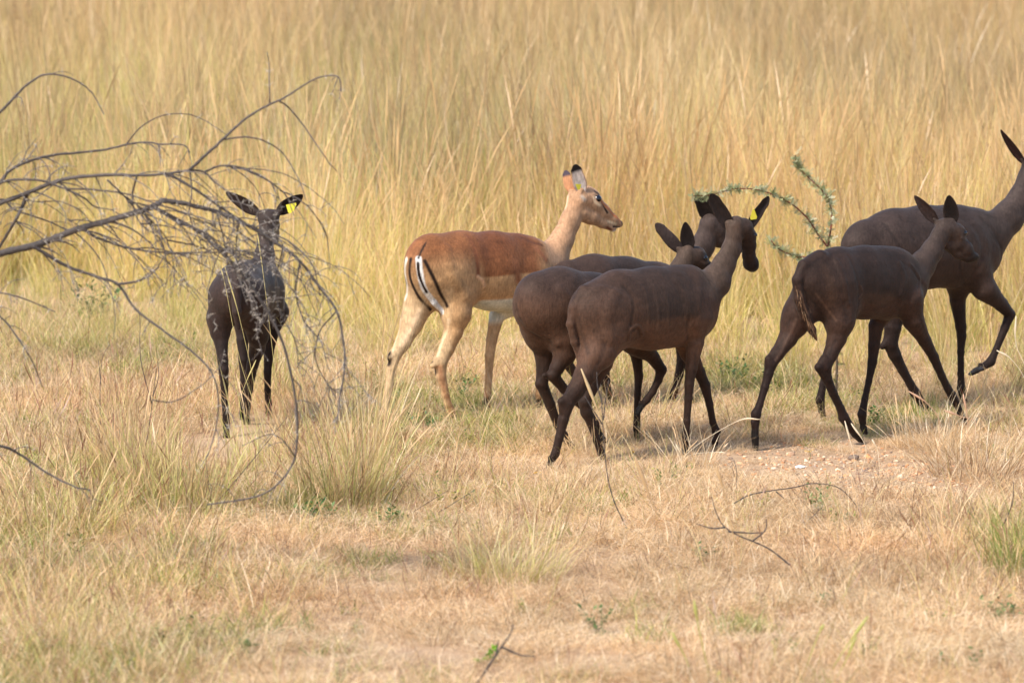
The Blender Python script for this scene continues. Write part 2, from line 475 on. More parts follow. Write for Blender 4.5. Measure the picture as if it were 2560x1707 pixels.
        for (base, tip, w, face, latb, latt, cup, tipc, inc, outc, shp) in s.ears:
            b = s.pt((*base, latb)); t = s.pt((*tip, latt)); A = t-b; Ln = np.linalg.norm(A); A = A/Ln
            Fd = np.array(face, float); Fd = Fd-A*(Fd@A); Fd /= np.linalg.norm(Fd); Sd = np.cross(A, Fd)
            nu, nv = 26, 9
            u = 1-(1-np.linspace(0, 1, nu))**1.6; vv = np.linspace(-1, 1, nv)
            tp = 1.35 if shp > .45 else 1.0
            prof = np.interp(u, [0, .12, .3, .5, .68, .82, .92, .97, .99, 1], [shp, shp+(1-shp)*.55, 1, .97, .82, .60*tp, .38*tp, .24*tp, .13*tp, .02])
            Wd = w*s.mpp*.5*prof
            U, VV = np.meshgrid(u, vv, indexing='ij'); WW = Wd[:, None]
            ang = VV*cup*1.35
            sx = np.sin(ang)/max(math.sin(min(cup*1.35, 1.57)), .05); cz = (1-np.cos(ang))*cup*1.2
            base_P = b+A*(U[..., None]*Ln)+Sd*(sx*WW)[..., None]+Fd*((cz-.15*np.sin(U*3.1))*WW)[..., None]
            th = .0028*(1-.4*np.abs(VV))*(1-.5*U)
            outer = base_P-Fd*th[..., None]; inner = base_P+Fd*th[..., None]*.6
            Vv = np.concatenate([inner.reshape(-1, 3), outer.reshape(-1, 3)])
            i, j = np.meshgrid(np.arange(nu-1), np.arange(nv-1), indexing='ij'); q = (i*nv+j).ravel()
            f1 = np.stack([q, q+1, q+nv+1, q+nv], -1); f2 = f1[:, ::-1]+nu*nv
            rim = []
            for a_ in range(nu-1):
                for e in (0, nv-1):
                    x, y = a_*nv+e, (a_+1)*nv+e; r_ = [x, y, y+nu*nv, x+nu*nv]; rim.append(r_ if e == 0 else r_[::-1])
            for e in range(nv-1):
                x, y = (nu-1)*nv+e, (nu-1)*nv+e+1; rim.append([x, y, y+nu*nv, x+nu*nv])
            ci = np.tile(np.array(inc, float), (nu*nv, 1)); co = np.tile(np.array(outc, float), (nu*nv, 1))
            uu = U.ravel(); va = np.abs(VV.ravel())
            edge = np.clip((va-.72)/.2, 0, 1)[:, None]; ci = ci*(1-edge*.75)+np.array(outc)*edge*.75
            fur = np.clip(np.sin(VV.ravel()*9+uu*7), 0, 1)[:, None]*.25*(uu[:, None] < .8); ci = ci*(1-fur)
            if tipc is not None:
                e = np.clip((uu-.70)/.10, 0, 1)[:, None]; ci = ci*(1-e)+np.array(tipc)*e; co = co*(1-e)+np.array(tipc)*e
            allV.append(Vv); allF.append(np.vstack([f1, f2, np.array(rim)])+n); allC.append(np.vstack([ci, co])); n += len(Vv)
        base = np.array([np.mean([f[2][0] for f in s.feet]), np.mean([f[2][1] for f in s.feet]), 0.0])
        root = empty('impala', base, s.label, 'antelope', s.group); s.root = root
        V = np.vstack(allV)
        mesh_obj('body', V, np.vstack(allF), mat, root, np.vstack(allC), True, base)
        print('IMPALA', s.label[:30], 'Y', round(s.Y, 2), 'verts', len(V), 'minz', V[:, 2].min().round(3), 'feet', [(int(f[0]), round(float(f[2][2]), 3), round(float(f[2][1]), 2)) for f in s.feet])
        # eyes
        for (px, py, r, hc) in s.eyes:
            p = s.surf(px, py); R = r*s.mpp
            c = s.pt(hc); axis = s.lt
            Rr = R
            for sg in (0, 1):
                q = p+ (c-p)/np.linalg.norm(c-p)*R*.35
                if sg:
                    q = q+axis*2*((c-q)@axis)
                a = np.linspace(0, math.pi, 9); bb = np.arange(14)/14*2*math.pi
                VV = np.stack([np.outer(np.sin(a), np.cos(bb)), np.outer(np.sin(a), np.sin(bb)), np.outer(np.cos(a), np.ones(14))], -1).reshape(-1, 3)*Rr*np.array([1.1, 1, .95])+q
                i, j = np.meshgrid(np.arange(8), np.arange(14), indexing='ij'); k = (j+1) % 14
                mesh_obj('eye', VV, np.stack([i*14+j, (i+1)*14+j, (i+1)*14+k, i*14+k], -1).reshape(-1, 4), M_EYE, root, None, True, base)
        for (poly, lat, off) in s.tags:
            P = np.array([s.pt((x, y, lat)) for x, y in poly]); P[:, 1] += off
            n = len(P); back = P+np.array([0, .003, 0])
            F4 = [np.array([[i, (i+1) % n, n+(i+1) % n, n+i] for i in range(n)])]
            m = mesh_obj('ear_tag', np.vstack([P, back, P.mean(0)[None], back.mean(0)[None]]),
                     [F4[0], np.array([[2*n, (i+1) % n, i] for i in range(n)]+[[2*n+1, n+i, n+(i+1) % n] for i in range(n)])], M_TAG, root, None, False, base)

# ---- coats
DK = lambda r, g, b: lin(r, g, b)
def coat_black(top=(58, 45, 40), flank=(86, 62, 49), neck=(78, 64, 56), leg=(48, 34, 28), zline=.5, zsoft=.012, head=(52, 40, 36), necks=9, hoofc=(26, 23, 23)):
    def f(s, V, Nn):
        rel = V-np.array([at(s.x0, 800, s.Y)[0], s.Y, 0]); sd = rel@s.hd
        zl = zline+.012*vnoise(V, 9, 3)
        w = np.clip((V[:, 2]-zl)/zsoft*.5+.5, 0, 1)[:, None]
        win = (np.clip((sd-s.sad[0])/.05, 0, 1)*np.clip((s.sad[1]-sd)/.05, 0, 1))[:, None]
        hi = np.clip((V[:, 2]-zline+.06)/.20, 0, 1)[:, None]; hi = hi*hi*(3-2*hi)
        gen = DK(*flank)*(1-hi*.75)+DK(*top)*hi*.75
        c = gen*(1-win)+(DK(*flank)*(1-w)+DK(*top)*.92*w)*win
        wl = np.clip((zline-.16-V[:, 2])/.12, 0, 1)[:, None]; c = c*(1-wl)+DK(*leg)*wl
        wn = np.clip((sd-necks)/.06, 0, 1)[:, None]*np.clip((V[:, 2]-zline-.02)/.08, 0, 1)[:, None]; c = c*(1-wn)+DK(*neck)*wn
        c = c*(1+.10*vnoise(V, 22, 5)[:, None]+.05*vnoise(V, 60, 6)[:, None])
        for W in getattr(s, 'headW', []):
            dd = np.full(len(V), 9.); 
            for i in range(len(W)-1): dd = np.minimum(dd, seg_dist(V, W[i], W[i+1])[0])
            e = np.clip((.070-dd)/.03, 0, 1)[:, None]; c = c*(1-e)+DK(*head)*(1+.12*vnoise(V, 40, 8)[:, None])*e
            m_ = np.clip((.055-np.linalg.norm(V-W[-1], axis=1))/.03, 0, 1)[:, None]; c = c*(1-m_)+DK(26, 22, 22)*m_
        for a, b in getattr(s, 'hoofs', []):
            d, t = seg_dist(V, a+(b-a)*.35, b); e = np.clip((.028-d)/.01, 0, 1)[:, None]; c = c*(1-e)+DK(*hoofc)*e
        return np.clip(c*np.array([.74, .69, .63]), .003, 1)
    return f
BLK_IN = DK(30, 22, 20); BLK_OUT = DK(56, 43, 38)
BK = DK(24, 19, 18); BRN = DK(92, 66, 50)  # BK: dark coat marks, also shade painted into the muscle creases

# ---------------- E : the front-most dark one in the middle
E = Animal('young dark impala with a pointed yellow ear tag, walking in front of the overlapping pair', 35, (1712, 1140, -.06), axis_x=1620)
E.chain([(1490, 783, 77), (1545, 772, 94), (1630, 771, 101), (1700, 768, 98), (1738, 782, 64)], flat=.70, kin=.03)
E.chain([(1690, 722, 52), (1725, 716, 46), (1752, 735, 50), (1787, 705, 41), (1810, 662, 29), (1828, 625, 24), (1837, 585, 21), (1840, 560, 21)], k=.035, flat=.85, kin=.02)
E.headW = []; E.headW.append(E.chain([(1838, 566, 21, .0), (1858, 570, 24, .005), (1868, 590, 22, .02), (1872, 612, 18, .03), (1872, 638, 16, .045), (1877, 658, 19, .06), (1881, 664, 17, .07)], k=.012, kin=.012)[1:])
E.chain([(1500, 775, 62, -.045), (1504, 830, 62, -.055), (1500, 880, 42, -.06)], k=.05)
E.leg([(1500, 840, 56), (1484, 892, 38), (1464, 935, 28), (1440, 975, 22), (1419, 1008, 17), (1408, 1050, 13), (1398, 1095, 10.5), (1388, 1134, 10.5), (1380, 1150, 8.5), (1369, 1172, 8)], -.065)
E.chain([(1428, 985, 12, -.062), (1404, 1004, 9, -.06), (1405, 1025, 8, -.06)], k=.012)
E.leg([(1510, 850, 52), (1500, 905, 32), (1480, 960, 20), (1462, 1005, 16), (1466, 1030, 15), (1478, 1056, 12), (1491, 1098, 9.5), (1503, 1132, 9.5), (1508, 1143, 8), (1516, 1160, 8)], .06)
E.leg([(1735, 800, 46), (1738, 856, 22), (1728, 920, 15), (1723, 960, 12), (1721, 996, 10), (1717, 1053, 9), (1714, 1098, 9.5), (1714, 1115, 8), (1712, 1140, 8)], -.06)
E.leg([(1705, 820, 44), (1722, 880, 24), (1748, 930, 15), (1762, 962, 13), (1774, 1010, 9.5), (1782, 1055, 8.5), (1791, 1080, 10.5), (1788, 1106, 8), (1780, 1142, 8)], .055)
E.chain([(1500, 730, 22, -.01), (1460, 728, 15, -.01), (1434, 768, 12, -.01), (1426, 810, 10, -.012), (1436, 855, 9, -.015), (1450, 895, 8, -.02), (1456, 915, 4, -.02)], k=.012, kin=.01)
E.ear((1824, 568), (1777, 484), 38, (-.15, -1, .15), .005, .03, cup=.75, inc=BLK_IN, outc=BLK_OUT, shape=.8)
E.ear((1868, 570), (1922, 491), 29, (.5, -.8, .1), .01, .0, cup=.75, inc=BLK_IN, outc=BLK_OUT, shape=.8)
E.tags.append(([(1884, 520), (1892, 541), (1890, 546), (1876, 548), (1874, 543), (1880, 524)], .01, -.032))
E.eyes.append((1889, 588, 6.5, (1868, 586, .012)))
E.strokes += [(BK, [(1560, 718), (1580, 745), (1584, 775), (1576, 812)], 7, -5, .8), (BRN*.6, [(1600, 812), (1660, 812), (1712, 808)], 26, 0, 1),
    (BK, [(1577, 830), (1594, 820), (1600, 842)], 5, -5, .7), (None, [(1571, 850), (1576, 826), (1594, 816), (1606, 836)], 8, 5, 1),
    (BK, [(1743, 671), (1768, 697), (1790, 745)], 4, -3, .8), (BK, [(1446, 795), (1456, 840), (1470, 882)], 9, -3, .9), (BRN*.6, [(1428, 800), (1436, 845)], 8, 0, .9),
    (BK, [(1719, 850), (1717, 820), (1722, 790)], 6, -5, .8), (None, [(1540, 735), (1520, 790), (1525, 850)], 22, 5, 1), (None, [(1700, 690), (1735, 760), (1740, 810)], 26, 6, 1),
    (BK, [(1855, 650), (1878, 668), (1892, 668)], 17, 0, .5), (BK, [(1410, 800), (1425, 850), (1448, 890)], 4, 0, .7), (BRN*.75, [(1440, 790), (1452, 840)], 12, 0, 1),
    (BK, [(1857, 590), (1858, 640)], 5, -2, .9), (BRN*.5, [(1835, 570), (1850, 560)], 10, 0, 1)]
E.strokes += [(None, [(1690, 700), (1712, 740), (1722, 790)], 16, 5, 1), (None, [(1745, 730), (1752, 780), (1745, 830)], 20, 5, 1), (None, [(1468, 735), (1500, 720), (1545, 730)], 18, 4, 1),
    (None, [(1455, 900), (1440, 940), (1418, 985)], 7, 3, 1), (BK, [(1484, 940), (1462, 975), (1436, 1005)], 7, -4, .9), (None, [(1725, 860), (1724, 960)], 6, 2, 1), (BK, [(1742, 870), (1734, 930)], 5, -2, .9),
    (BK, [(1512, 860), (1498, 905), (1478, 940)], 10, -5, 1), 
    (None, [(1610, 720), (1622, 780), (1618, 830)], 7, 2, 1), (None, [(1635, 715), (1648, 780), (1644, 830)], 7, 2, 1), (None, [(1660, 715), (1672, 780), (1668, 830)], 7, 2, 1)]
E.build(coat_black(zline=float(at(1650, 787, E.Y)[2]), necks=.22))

# ---------------- D : the small one behind E, rump to the left
D = Animal('small dark impala overlapped by the tagged one, its face low between two upright spread ears', 35, (1436, 1125, .05), axis_x=1500)
D.chain([(1352, 752, 74), (1397, 750, 80), (1480, 768, 83), (1570, 785, 84), (1612, 800, 80)], flat=.78, kin=.03)
D.chain([(1600, 770, 58), (1648, 748, 46), (1685, 700, 34), (1706, 668, 28), (1720, 645, 27)], k=.03, flat=.85, kin=.02)
D.headW = []; D.headW.append(D.chain([(1718, 640, 26, .0), (1740, 643, 26, -.005), (1752, 656, 20, -.01), (1768, 668, 14, -.02), (1776, 676, 10, -.025)], k=.012)[1:])
D.chain([(1375, 780, 60, -.03), (1405, 840, 46, -.05)], k=.06)
D.chain([(1345, 775, 60, .04), (1352, 835, 42, .05)], k=.03)
D.leg([(1348, 820, 46), (1360, 880, 25), (1360, 925, 19), (1354, 960, 15), (1375, 1010, 13), (1394, 1062, 10), (1412, 1092, 11), (1422, 1106, 8.5), (1437, 1125, 8)], .055)
D.chain([(1358, 940, 12, .05), (1346, 960, 8, .05)], k=.01)
D.leg([(1415, 835, 46), (1412, 885, 28), (1392, 920, 18), (1382, 938, 15), (1410, 972, 12), (1440, 1002, 10), (1472, 1030, 9.5), (1488, 1058, 9.5), (1494, 1072, 8), (1509, 1104, 8)], -.06)
D.chain([(1388, 938, 11, -.05), (1362, 938, 6.5, -.05)], k=.01)
D.leg([(1585, 850, 34), (1592, 895, 14), (1597, 940, 11), (1594, 985, 8.5), (1592, 1060, 9), (1592, 1075, 8), (1592, 1100, 8)], .05)
D.leg([(1590, 855, 36), (1632, 893, 17), (1653, 924, 14), (1646, 950, 10), (1632, 978, 9), (1616, 1000, 9.5), (1606, 1012, 8), (1590, 1034, 7.5)], -.05)
D.ear((1702, 628), (1639, 558), 33, (-.1, 1, .2), .01, .03, cup=.5, inc=BLK_IN, outc=DK(62, 50, 46), shape=.6)
D.ear((1722, 630), (1713, 555), 37, (-.1, -1, .1), -.01, -.02, cup=.5, inc=BLK_IN*.7, outc=BLK_OUT)
D.eyes.append((1763, 645, 7.5, (1742, 650, .0)))
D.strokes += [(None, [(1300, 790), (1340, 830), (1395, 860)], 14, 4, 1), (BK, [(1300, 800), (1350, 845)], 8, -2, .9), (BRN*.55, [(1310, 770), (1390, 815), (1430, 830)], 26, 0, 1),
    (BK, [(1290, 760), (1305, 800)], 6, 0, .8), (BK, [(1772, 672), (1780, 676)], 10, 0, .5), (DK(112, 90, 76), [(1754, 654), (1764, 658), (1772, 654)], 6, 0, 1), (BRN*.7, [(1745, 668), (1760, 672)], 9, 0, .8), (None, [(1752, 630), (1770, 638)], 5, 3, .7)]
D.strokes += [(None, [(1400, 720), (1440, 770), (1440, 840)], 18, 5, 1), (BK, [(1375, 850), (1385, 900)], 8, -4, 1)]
D.build(coat_black(zline=float(at(1420, 745, D.Y)[2]), top=(56, 46, 44), necks=.14, head=(60, 47, 41)))

# ---------------- C : the far taller one, head behind E's neck
C = Animal('dark impala farthest back in the middle cluster, head half hidden behind another neck', 35, (1680, 1003, .05), axis_x=1550)
C.chain([(1425, 712, 62), (1480, 717, 78), (1560, 722, 77), (1635, 735, 76), (1690, 745, 66)], flat=.74, kin=.03)
C.chain([(1640, 715, 50), (1690, 720, 46), (1728, 668, 35), (1757, 615, 30), (1772, 575, 28)], k=.03, flat=.85, kin=.02)
C.chain([(1775, 560, 27, .0), (1790, 572, 30, -.0), (1800, 592, 27, .0), (1825, 605, 20, .0), (1846, 622, 13, .0)], k=.012)
C.leg([(1450, 780, 50), (1432, 850, 28), (1420, 895, 16), (1418, 908, 13), (1445, 945, 11), (1470, 985, 9.5), (1486, 1012, 10), (1492, 1022, 8), (1502, 1042, 8)], -.055)
C.leg([(1500, 790, 48), (1515, 860, 26), (1508, 915, 16), (1512, 950, 13), (1520, 985, 9.5), (1528, 1000, 9), (1534, 1008, 8), (1545, 1016, 8)], .055)
C.leg([(1690, 800, 40), (1706, 860, 18), (1705, 900, 13), (1698, 935, 11), (1690, 965, 9), (1686, 978, 10), (1683, 988, 8), (1680, 1004, 8)], .05)
C.leg([(1715, 800, 40), (1735, 860, 18), (1728, 910, 13), (1722, 960, 10), (1724, 1000, 9), (1724, 1008, 8), (1724, 1022, 8)], -.05)
C.ear((1778, 552), (1743, 480), 40, (-.3, -1, .1), -.005, -.02, cup=.75, inc=BLK_IN, outc=BLK_OUT, shape=.5)
C.ear((1790, 545), (1764, 484), 34, (-.4, -.8, .1), .035, .05, cup=.7, inc=BLK_IN, outc=DK(90, 80, 80))
C.strokes += [(BK, [(1470, 690), (1560, 668), (1640, 690)], 5, -2, .9)]
C.build(coat_black(zline=float(at(1560, 740, C.Y)[2]), top=(58, 48, 46), necks=.16, neck=(70, 58, 54)))

# ---------------- F : calf on the right
Fa = Animal('lean dark impala calf with pale bushy tail hairs, stepping in front of the adult', 42, (1887, 1123, .05), axis_x=2150)
Fa.chain([(2040, 700, 66), (2090, 703, 83), (2160, 706, 90), (2225, 710, 89), (2268, 726, 56)], flat=.68, kin=.03)
Fa.chain([(2200, 672, 52), (2248, 682, 50), (2280, 695, 46), (2305, 664, 36), (2330, 628, 29), (2350, 590, 24), (2362, 568, 24)], k=.035, flat=.8, kin=.02)
Fa.headW = []; Fa.headW.append(Fa.chain([(2366, 572, 26, .0), (2388, 584, 26, -.01), (2392, 606, 24, -.01), (2412, 622, 20, -.025), (2428, 641, 14, -.035), (2437, 642, 11, -.04)], k=.012)[1:])
Fa.chain([(2372, 610, 18, .0), (2395, 632, 15, -.01), (2418, 646, 12, -.03)], k=.01)
Fa.chain([(2040, 720, 56, .04), (2005, 775, 44, .055), (1988, 810, 34, .06)], k=.03)
Fa.chain([(2080, 715, 60, -.05), (2095, 770, 48, -.06), (2098, 805, 36, -.06)], k=.06)
Fa.leg([(1990, 795, 38), (1970, 845, 24), (1945, 882, 18), (1927, 910, 15), (1921, 935, 12), (1912, 968, 10), (1899, 1012, 9), (1890, 1035, 12.5), (1888, 1062, 10.5), (1887, 1122, 8)], .06)
Fa.chain([(1940, 880, 12, .058), (1922, 898, 9, .058), (1921, 915, 8, .058)], k=.01)
Fa.leg([(2100, 800, 38), (2092, 845, 25), (2078, 882, 19), (2062, 915, 17), (2067, 945, 13), (2083, 983, 11), (2101, 1020, 10.5), (2109, 1043, 13.5), (2128, 1072, 11), (2150, 1102, 8.5)], -.06)
Fa.chain([(2062, 900, 14, -.058), (2046, 918, 9, -.056), (2058, 938, 9, -.056)], k=.01)
Fa.leg([(2268, 750, 44), (2283, 800, 28), (2311, 850, 17), (2334, 892, 13), (2354, 939, 10), (2369, 970, 10), (2380, 988, 11.5), (2392, 1010, 10), (2408, 1049, 8)], -.055)
Fa.leg([(2215, 760, 38), (2190, 815, 19), (2185, 864, 15), (2181, 905, 12), (2172, 953, 8.5), (2162, 998, 8.5), (2155, 1036, 11.5), (2157, 1055, 9), (2160, 1082, 8)], .055)
Fa.chain([(2050, 650, 26, -.01), (2010, 665, 16, -.01), (1993, 700, 13, -.012), (1997, 745, 14, -.015), (2012, 790, 14, -.018), (2030, 825, 10, -.02), (2042, 850, 3, -.02)], k=.012, kin=.01)
Fa.ear((2342, 556), (2286, 489), 30, (-.3, -1, .2), .03, .05, cup=.7, inc=DK(58, 44, 40), outc=BLK_OUT)
Fa.ear((2381, 562), (2372, 488), 41, (.05, -1, .1), -.02, -.03, cup=.45, inc=BLK_IN*.7, outc=BLK_OUT)
Fa.eyes.append((2414, 582, 7, (2390, 592, -.01)))
TAILP = DK(150, 112, 82)
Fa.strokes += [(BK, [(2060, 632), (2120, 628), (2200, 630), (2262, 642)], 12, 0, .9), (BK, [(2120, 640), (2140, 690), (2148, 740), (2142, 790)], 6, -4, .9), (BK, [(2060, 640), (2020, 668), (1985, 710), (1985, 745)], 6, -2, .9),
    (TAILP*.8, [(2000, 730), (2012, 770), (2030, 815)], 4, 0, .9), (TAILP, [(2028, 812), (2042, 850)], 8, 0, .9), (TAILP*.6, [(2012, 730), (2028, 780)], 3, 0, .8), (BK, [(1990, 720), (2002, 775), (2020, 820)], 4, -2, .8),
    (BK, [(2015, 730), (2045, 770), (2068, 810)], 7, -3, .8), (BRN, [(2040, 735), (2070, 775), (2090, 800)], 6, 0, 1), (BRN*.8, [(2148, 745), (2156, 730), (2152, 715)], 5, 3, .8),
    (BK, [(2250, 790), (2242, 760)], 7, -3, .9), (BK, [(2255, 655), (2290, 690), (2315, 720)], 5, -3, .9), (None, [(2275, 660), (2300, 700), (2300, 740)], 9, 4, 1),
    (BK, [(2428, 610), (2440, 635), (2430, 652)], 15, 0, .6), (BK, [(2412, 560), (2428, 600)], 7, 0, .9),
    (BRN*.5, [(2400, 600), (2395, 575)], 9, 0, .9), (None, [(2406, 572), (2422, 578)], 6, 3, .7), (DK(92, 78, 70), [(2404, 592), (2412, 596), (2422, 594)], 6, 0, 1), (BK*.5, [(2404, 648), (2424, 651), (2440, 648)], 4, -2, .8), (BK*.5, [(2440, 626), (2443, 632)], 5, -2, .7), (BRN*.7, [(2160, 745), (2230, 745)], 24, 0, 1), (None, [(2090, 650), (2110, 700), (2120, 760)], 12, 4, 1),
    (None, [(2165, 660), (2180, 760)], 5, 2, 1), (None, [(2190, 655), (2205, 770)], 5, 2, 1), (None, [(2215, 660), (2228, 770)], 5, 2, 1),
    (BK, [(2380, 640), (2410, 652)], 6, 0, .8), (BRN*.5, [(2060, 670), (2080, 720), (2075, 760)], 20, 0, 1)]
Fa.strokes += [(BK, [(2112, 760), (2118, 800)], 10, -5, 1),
    (BK, [(1975, 800), (1950, 860), (1928, 890)], 6, -3, .9), (DK(98, 74, 60), [(1990, 800), (1968, 850), (1940, 900)], 7, 2, 1), (BK, [(2090, 850), (2070, 890)], 6, -3, .9), (None, [(2250, 660), (2262, 700), (2250, 740)], 12, 4, 1), (BK, [(2300, 800), (2330, 870)], 5, -2, .9)]  # lighter hind leg streak: muscle highlight painted into the coat
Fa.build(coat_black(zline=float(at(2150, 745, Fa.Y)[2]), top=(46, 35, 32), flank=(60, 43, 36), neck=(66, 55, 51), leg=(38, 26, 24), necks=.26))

def tail_hair(s, path, n, ln, r0, cols, seed=1, name='tail_hair'):
    rt = np.random.RandomState(seed); P = catmull(np.array([s.surf(x, y) for x, y in path]), 5); mb = MB()
    for k in range(n):
        i = rt.randint(0, len(P)-1); p = P[i]+rt.normal(0, .004, 3); t = P[min(i+1, len(P)-1)]-P[max(i-1, 0)]; t /= np.linalg.norm(t)+1e-9
        d = t+rt.normal(0, .16, 3)+np.array([0, 0, -.25]); d /= np.linalg.norm(d); L_ = ln*rt.uniform(.5, 1.1)
        W = np.array([p, p+d*L_*.4, p+d*L_*.75+np.array([0, 0, -.004]), p+d*L_+np.array([0, 0, -.012])])
        c = cols[rt.randint(len(cols))]*rt.uniform(.7, 1.2); tt = np.linspace(0, 1, 4)[:, None]
        mb.tube(W, np.array([1, .9, .6, .2])*r0, 4, c*(.35+.65*tt))
    b = np.array(s.root.location); return mb.build(name, M_COAT, s.root, b)
tail_hair(Fa, [(1990, 715), (2000, 760), (2018, 800), (2032, 830)], 110, .042, .0014, [DK(70, 48, 36), DK(120, 84, 58), DK(168, 130, 96), DK(50, 36, 30)], 3)
# ---------------- G : adult at the right edge
G = Animal('adult dark impala at the right edge, lifting one bent foreleg behind the calf', 33, (2328, 1033, -.055), axis_x=2320)
G.chain([(2168, 622, 74), (2230, 623, 98), (2310, 618, 102), (2385, 618, 100), (2440, 628, 76)], flat=.70, kin=.03)
G.chain([(2370, 572, 54), (2435, 578, 56), (2480, 582, 50), (2520, 545, 42), (2552, 498, 34), (2572, 450, 30), (2582, 410, 28)], k=.035, flat=.82, kin=.02)
G.chain([(2588, 405, 28, .0), (2612, 415, 27, -.0), (2636, 440, 20, .0), (2664, 468, 14, .0)], k=.012)
G.leg([(2225, 690, 66), (2240, 760, 38), (2232, 818, 21), (2226, 860, 18), (2236, 885, 16), (2256, 924, 12), (2276, 960, 10.5), (2288, 982, 13), (2305, 1008, 9.5), (2328, 1033, 8)], -.065)
G.chain([(2222, 850, 13, -.062), (2206, 866, 8, -.06)], k=.01)
G.leg([(2170, 680, 60), (2130, 760, 32), (2092, 830, 18), (2080, 855, 15), (2068, 905, 10.5), (2058, 960, 9), (2050, 1000, 11), (2055, 1028, 8.5), (2064, 1058, 8)], .06)
G.leg([(2400, 690, 48), (2394, 750, 20), (2402, 815, 14), (2404, 840, 12), (2402, 879, 9), (2402, 935, 8.5), (2403, 970, 10.5), (2405, 985, 8), (2409, 1003, 8)], .055)
G.leg([(2430, 670, 52), (2460, 720, 32), (2502, 760, 18), (2525, 786, 13.5), (2512, 820, 10.5), (2490, 875, 8.5), (2477, 904, 11.5), (2456, 918, 9.5), (2424, 935, 7)], -.06)
G.ear((2562, 408), (2502, 324), 26, (-.6, -.8, -.1), .0, -.01, cup=.8, inc=DK(52, 34, 32), outc=BLK_IN)
G.ear((2600, 380), (2590, 300), 32, (.2, -1, .1), .03, .05, cup=.6, inc=BLK_IN, outc=BLK_OUT)
G.eyes.append((2622, 408, 6.5, (2610, 415, 0)))
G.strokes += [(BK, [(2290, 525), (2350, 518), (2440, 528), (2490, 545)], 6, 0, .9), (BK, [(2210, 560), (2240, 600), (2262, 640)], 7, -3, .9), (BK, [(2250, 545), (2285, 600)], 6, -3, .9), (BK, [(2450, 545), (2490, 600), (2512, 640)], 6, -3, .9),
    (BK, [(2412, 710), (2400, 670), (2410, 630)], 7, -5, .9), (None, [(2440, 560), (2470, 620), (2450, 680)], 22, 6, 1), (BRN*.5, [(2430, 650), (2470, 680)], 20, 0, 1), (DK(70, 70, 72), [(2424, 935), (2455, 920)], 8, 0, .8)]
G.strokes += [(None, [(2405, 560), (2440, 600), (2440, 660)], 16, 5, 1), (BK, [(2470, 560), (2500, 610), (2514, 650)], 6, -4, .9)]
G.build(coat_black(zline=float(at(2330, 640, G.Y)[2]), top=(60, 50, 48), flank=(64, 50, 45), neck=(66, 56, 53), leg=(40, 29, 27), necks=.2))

# ---------------- A : seen from behind at the left
A = Animal('dark impala seen from behind under the thorny branch, wearing a yellow ear tag', 80, (567, 1100, 0.0), axis_x=600)
A.chain([(588, 735, 70, .02), (600, 735, 78, .14), (622, 732, 80, .34), (645, 728, 76, .52), (656, 728, 62, .64)], flat=.86, kin=.03)
A.chain([(640, 700, 44, .55), (655, 680, 37, .62), (661, 640, 25, .68), (664, 600, 20, .72), (668, 568, 21, .76)], k=.03, kin=.02)
A.chain([(671, 548, 27, .77), (676, 562, 23, .84), (682, 585, 16, .94), (685, 600, 12, .99)], k=.012)
A.chain([(562, 740, 42, .03), (552, 790, 33, .03), (550, 830, 24, .03)], k=.03)
A.chain([(625, 740, 46, .05), (638, 800, 34, .1), (645, 840, 25, .14)], k=.03)
A.leg([(550, 800, 32, .03), (553, 856, 17, .01), (557, 900, 13, -.02), (559, 925, 12.5, -.03), (561, 960, 10, -.02), (562, 1000, 8.5, -.01), (565, 1050, 8.5, .0), (566, 1068, 8.5, .0), (566, 1080, 8, .0), (567, 1101, 8, .0)], 0)
A.leg([(645, 830, 28, .14), (643, 870, 20, .2), (632, 910, 15, .22), (626, 935, 14, .24), (622, 970, 11, .3), (619, 1000, 9, .34), (617, 1020, 9.5, .37), (617, 1035, 8, .38), (617, 1060, 8, .40)], 0)
A.leg([(690, 780, 34, .62), (678, 830, 20, .62), (672, 880, 13, .62), (669, 930, 10, .62), (669, 975, 8.5, .64), (671, 1012, 9, .66), (672, 1022, 8, .66), (674, 1042, 8, .68)], 0)
A.leg([(610, 790, 32, .56), (606, 850, 15, .52), (608, 900, 12, .5), (610, 950, 9.5, .5), (608, 1000, 9, .5), (607, 1020, 8, .5), (606, 1046, 8, .5)], 0)
A.chain([(666, 760, 42, .5), (678, 762, 32, .6)], k=.03)
A.chain([(592, 670, 16, -.05), (590, 720, 12, -.1), (592, 780, 11, -.11), (596, 820, 6, -.1)], k=.012)
A.ear((648, 534), (565, 480), 42, (-.2, -.8, -.5), .78, .76, cup=.6, inc=DK(54, 44, 41), outc=BLK_OUT)
A.ear((694, 532), (757, 487), 40, (.2, -.9, -.3), .78, .76, cup=.6, inc=BLK_IN, outc=BLK_OUT)
A.tags.append(([(716, 510), (741, 505), (742, 510), (735, 525), (727, 531), (722, 530)], .77, -.045))
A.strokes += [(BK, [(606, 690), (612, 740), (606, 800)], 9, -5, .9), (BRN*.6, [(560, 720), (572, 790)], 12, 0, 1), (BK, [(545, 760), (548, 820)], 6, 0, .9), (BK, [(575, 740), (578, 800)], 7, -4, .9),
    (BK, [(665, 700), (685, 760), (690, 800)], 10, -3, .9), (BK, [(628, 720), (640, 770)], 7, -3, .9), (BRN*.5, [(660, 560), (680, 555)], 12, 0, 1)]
A.build(coat_black(zline=float(at(600, 700, A.Y)[2]), top=(62, 52, 50), flank=(56, 44, 41), leg=(42, 32, 30), neck=(64, 55, 52), necks=.6))

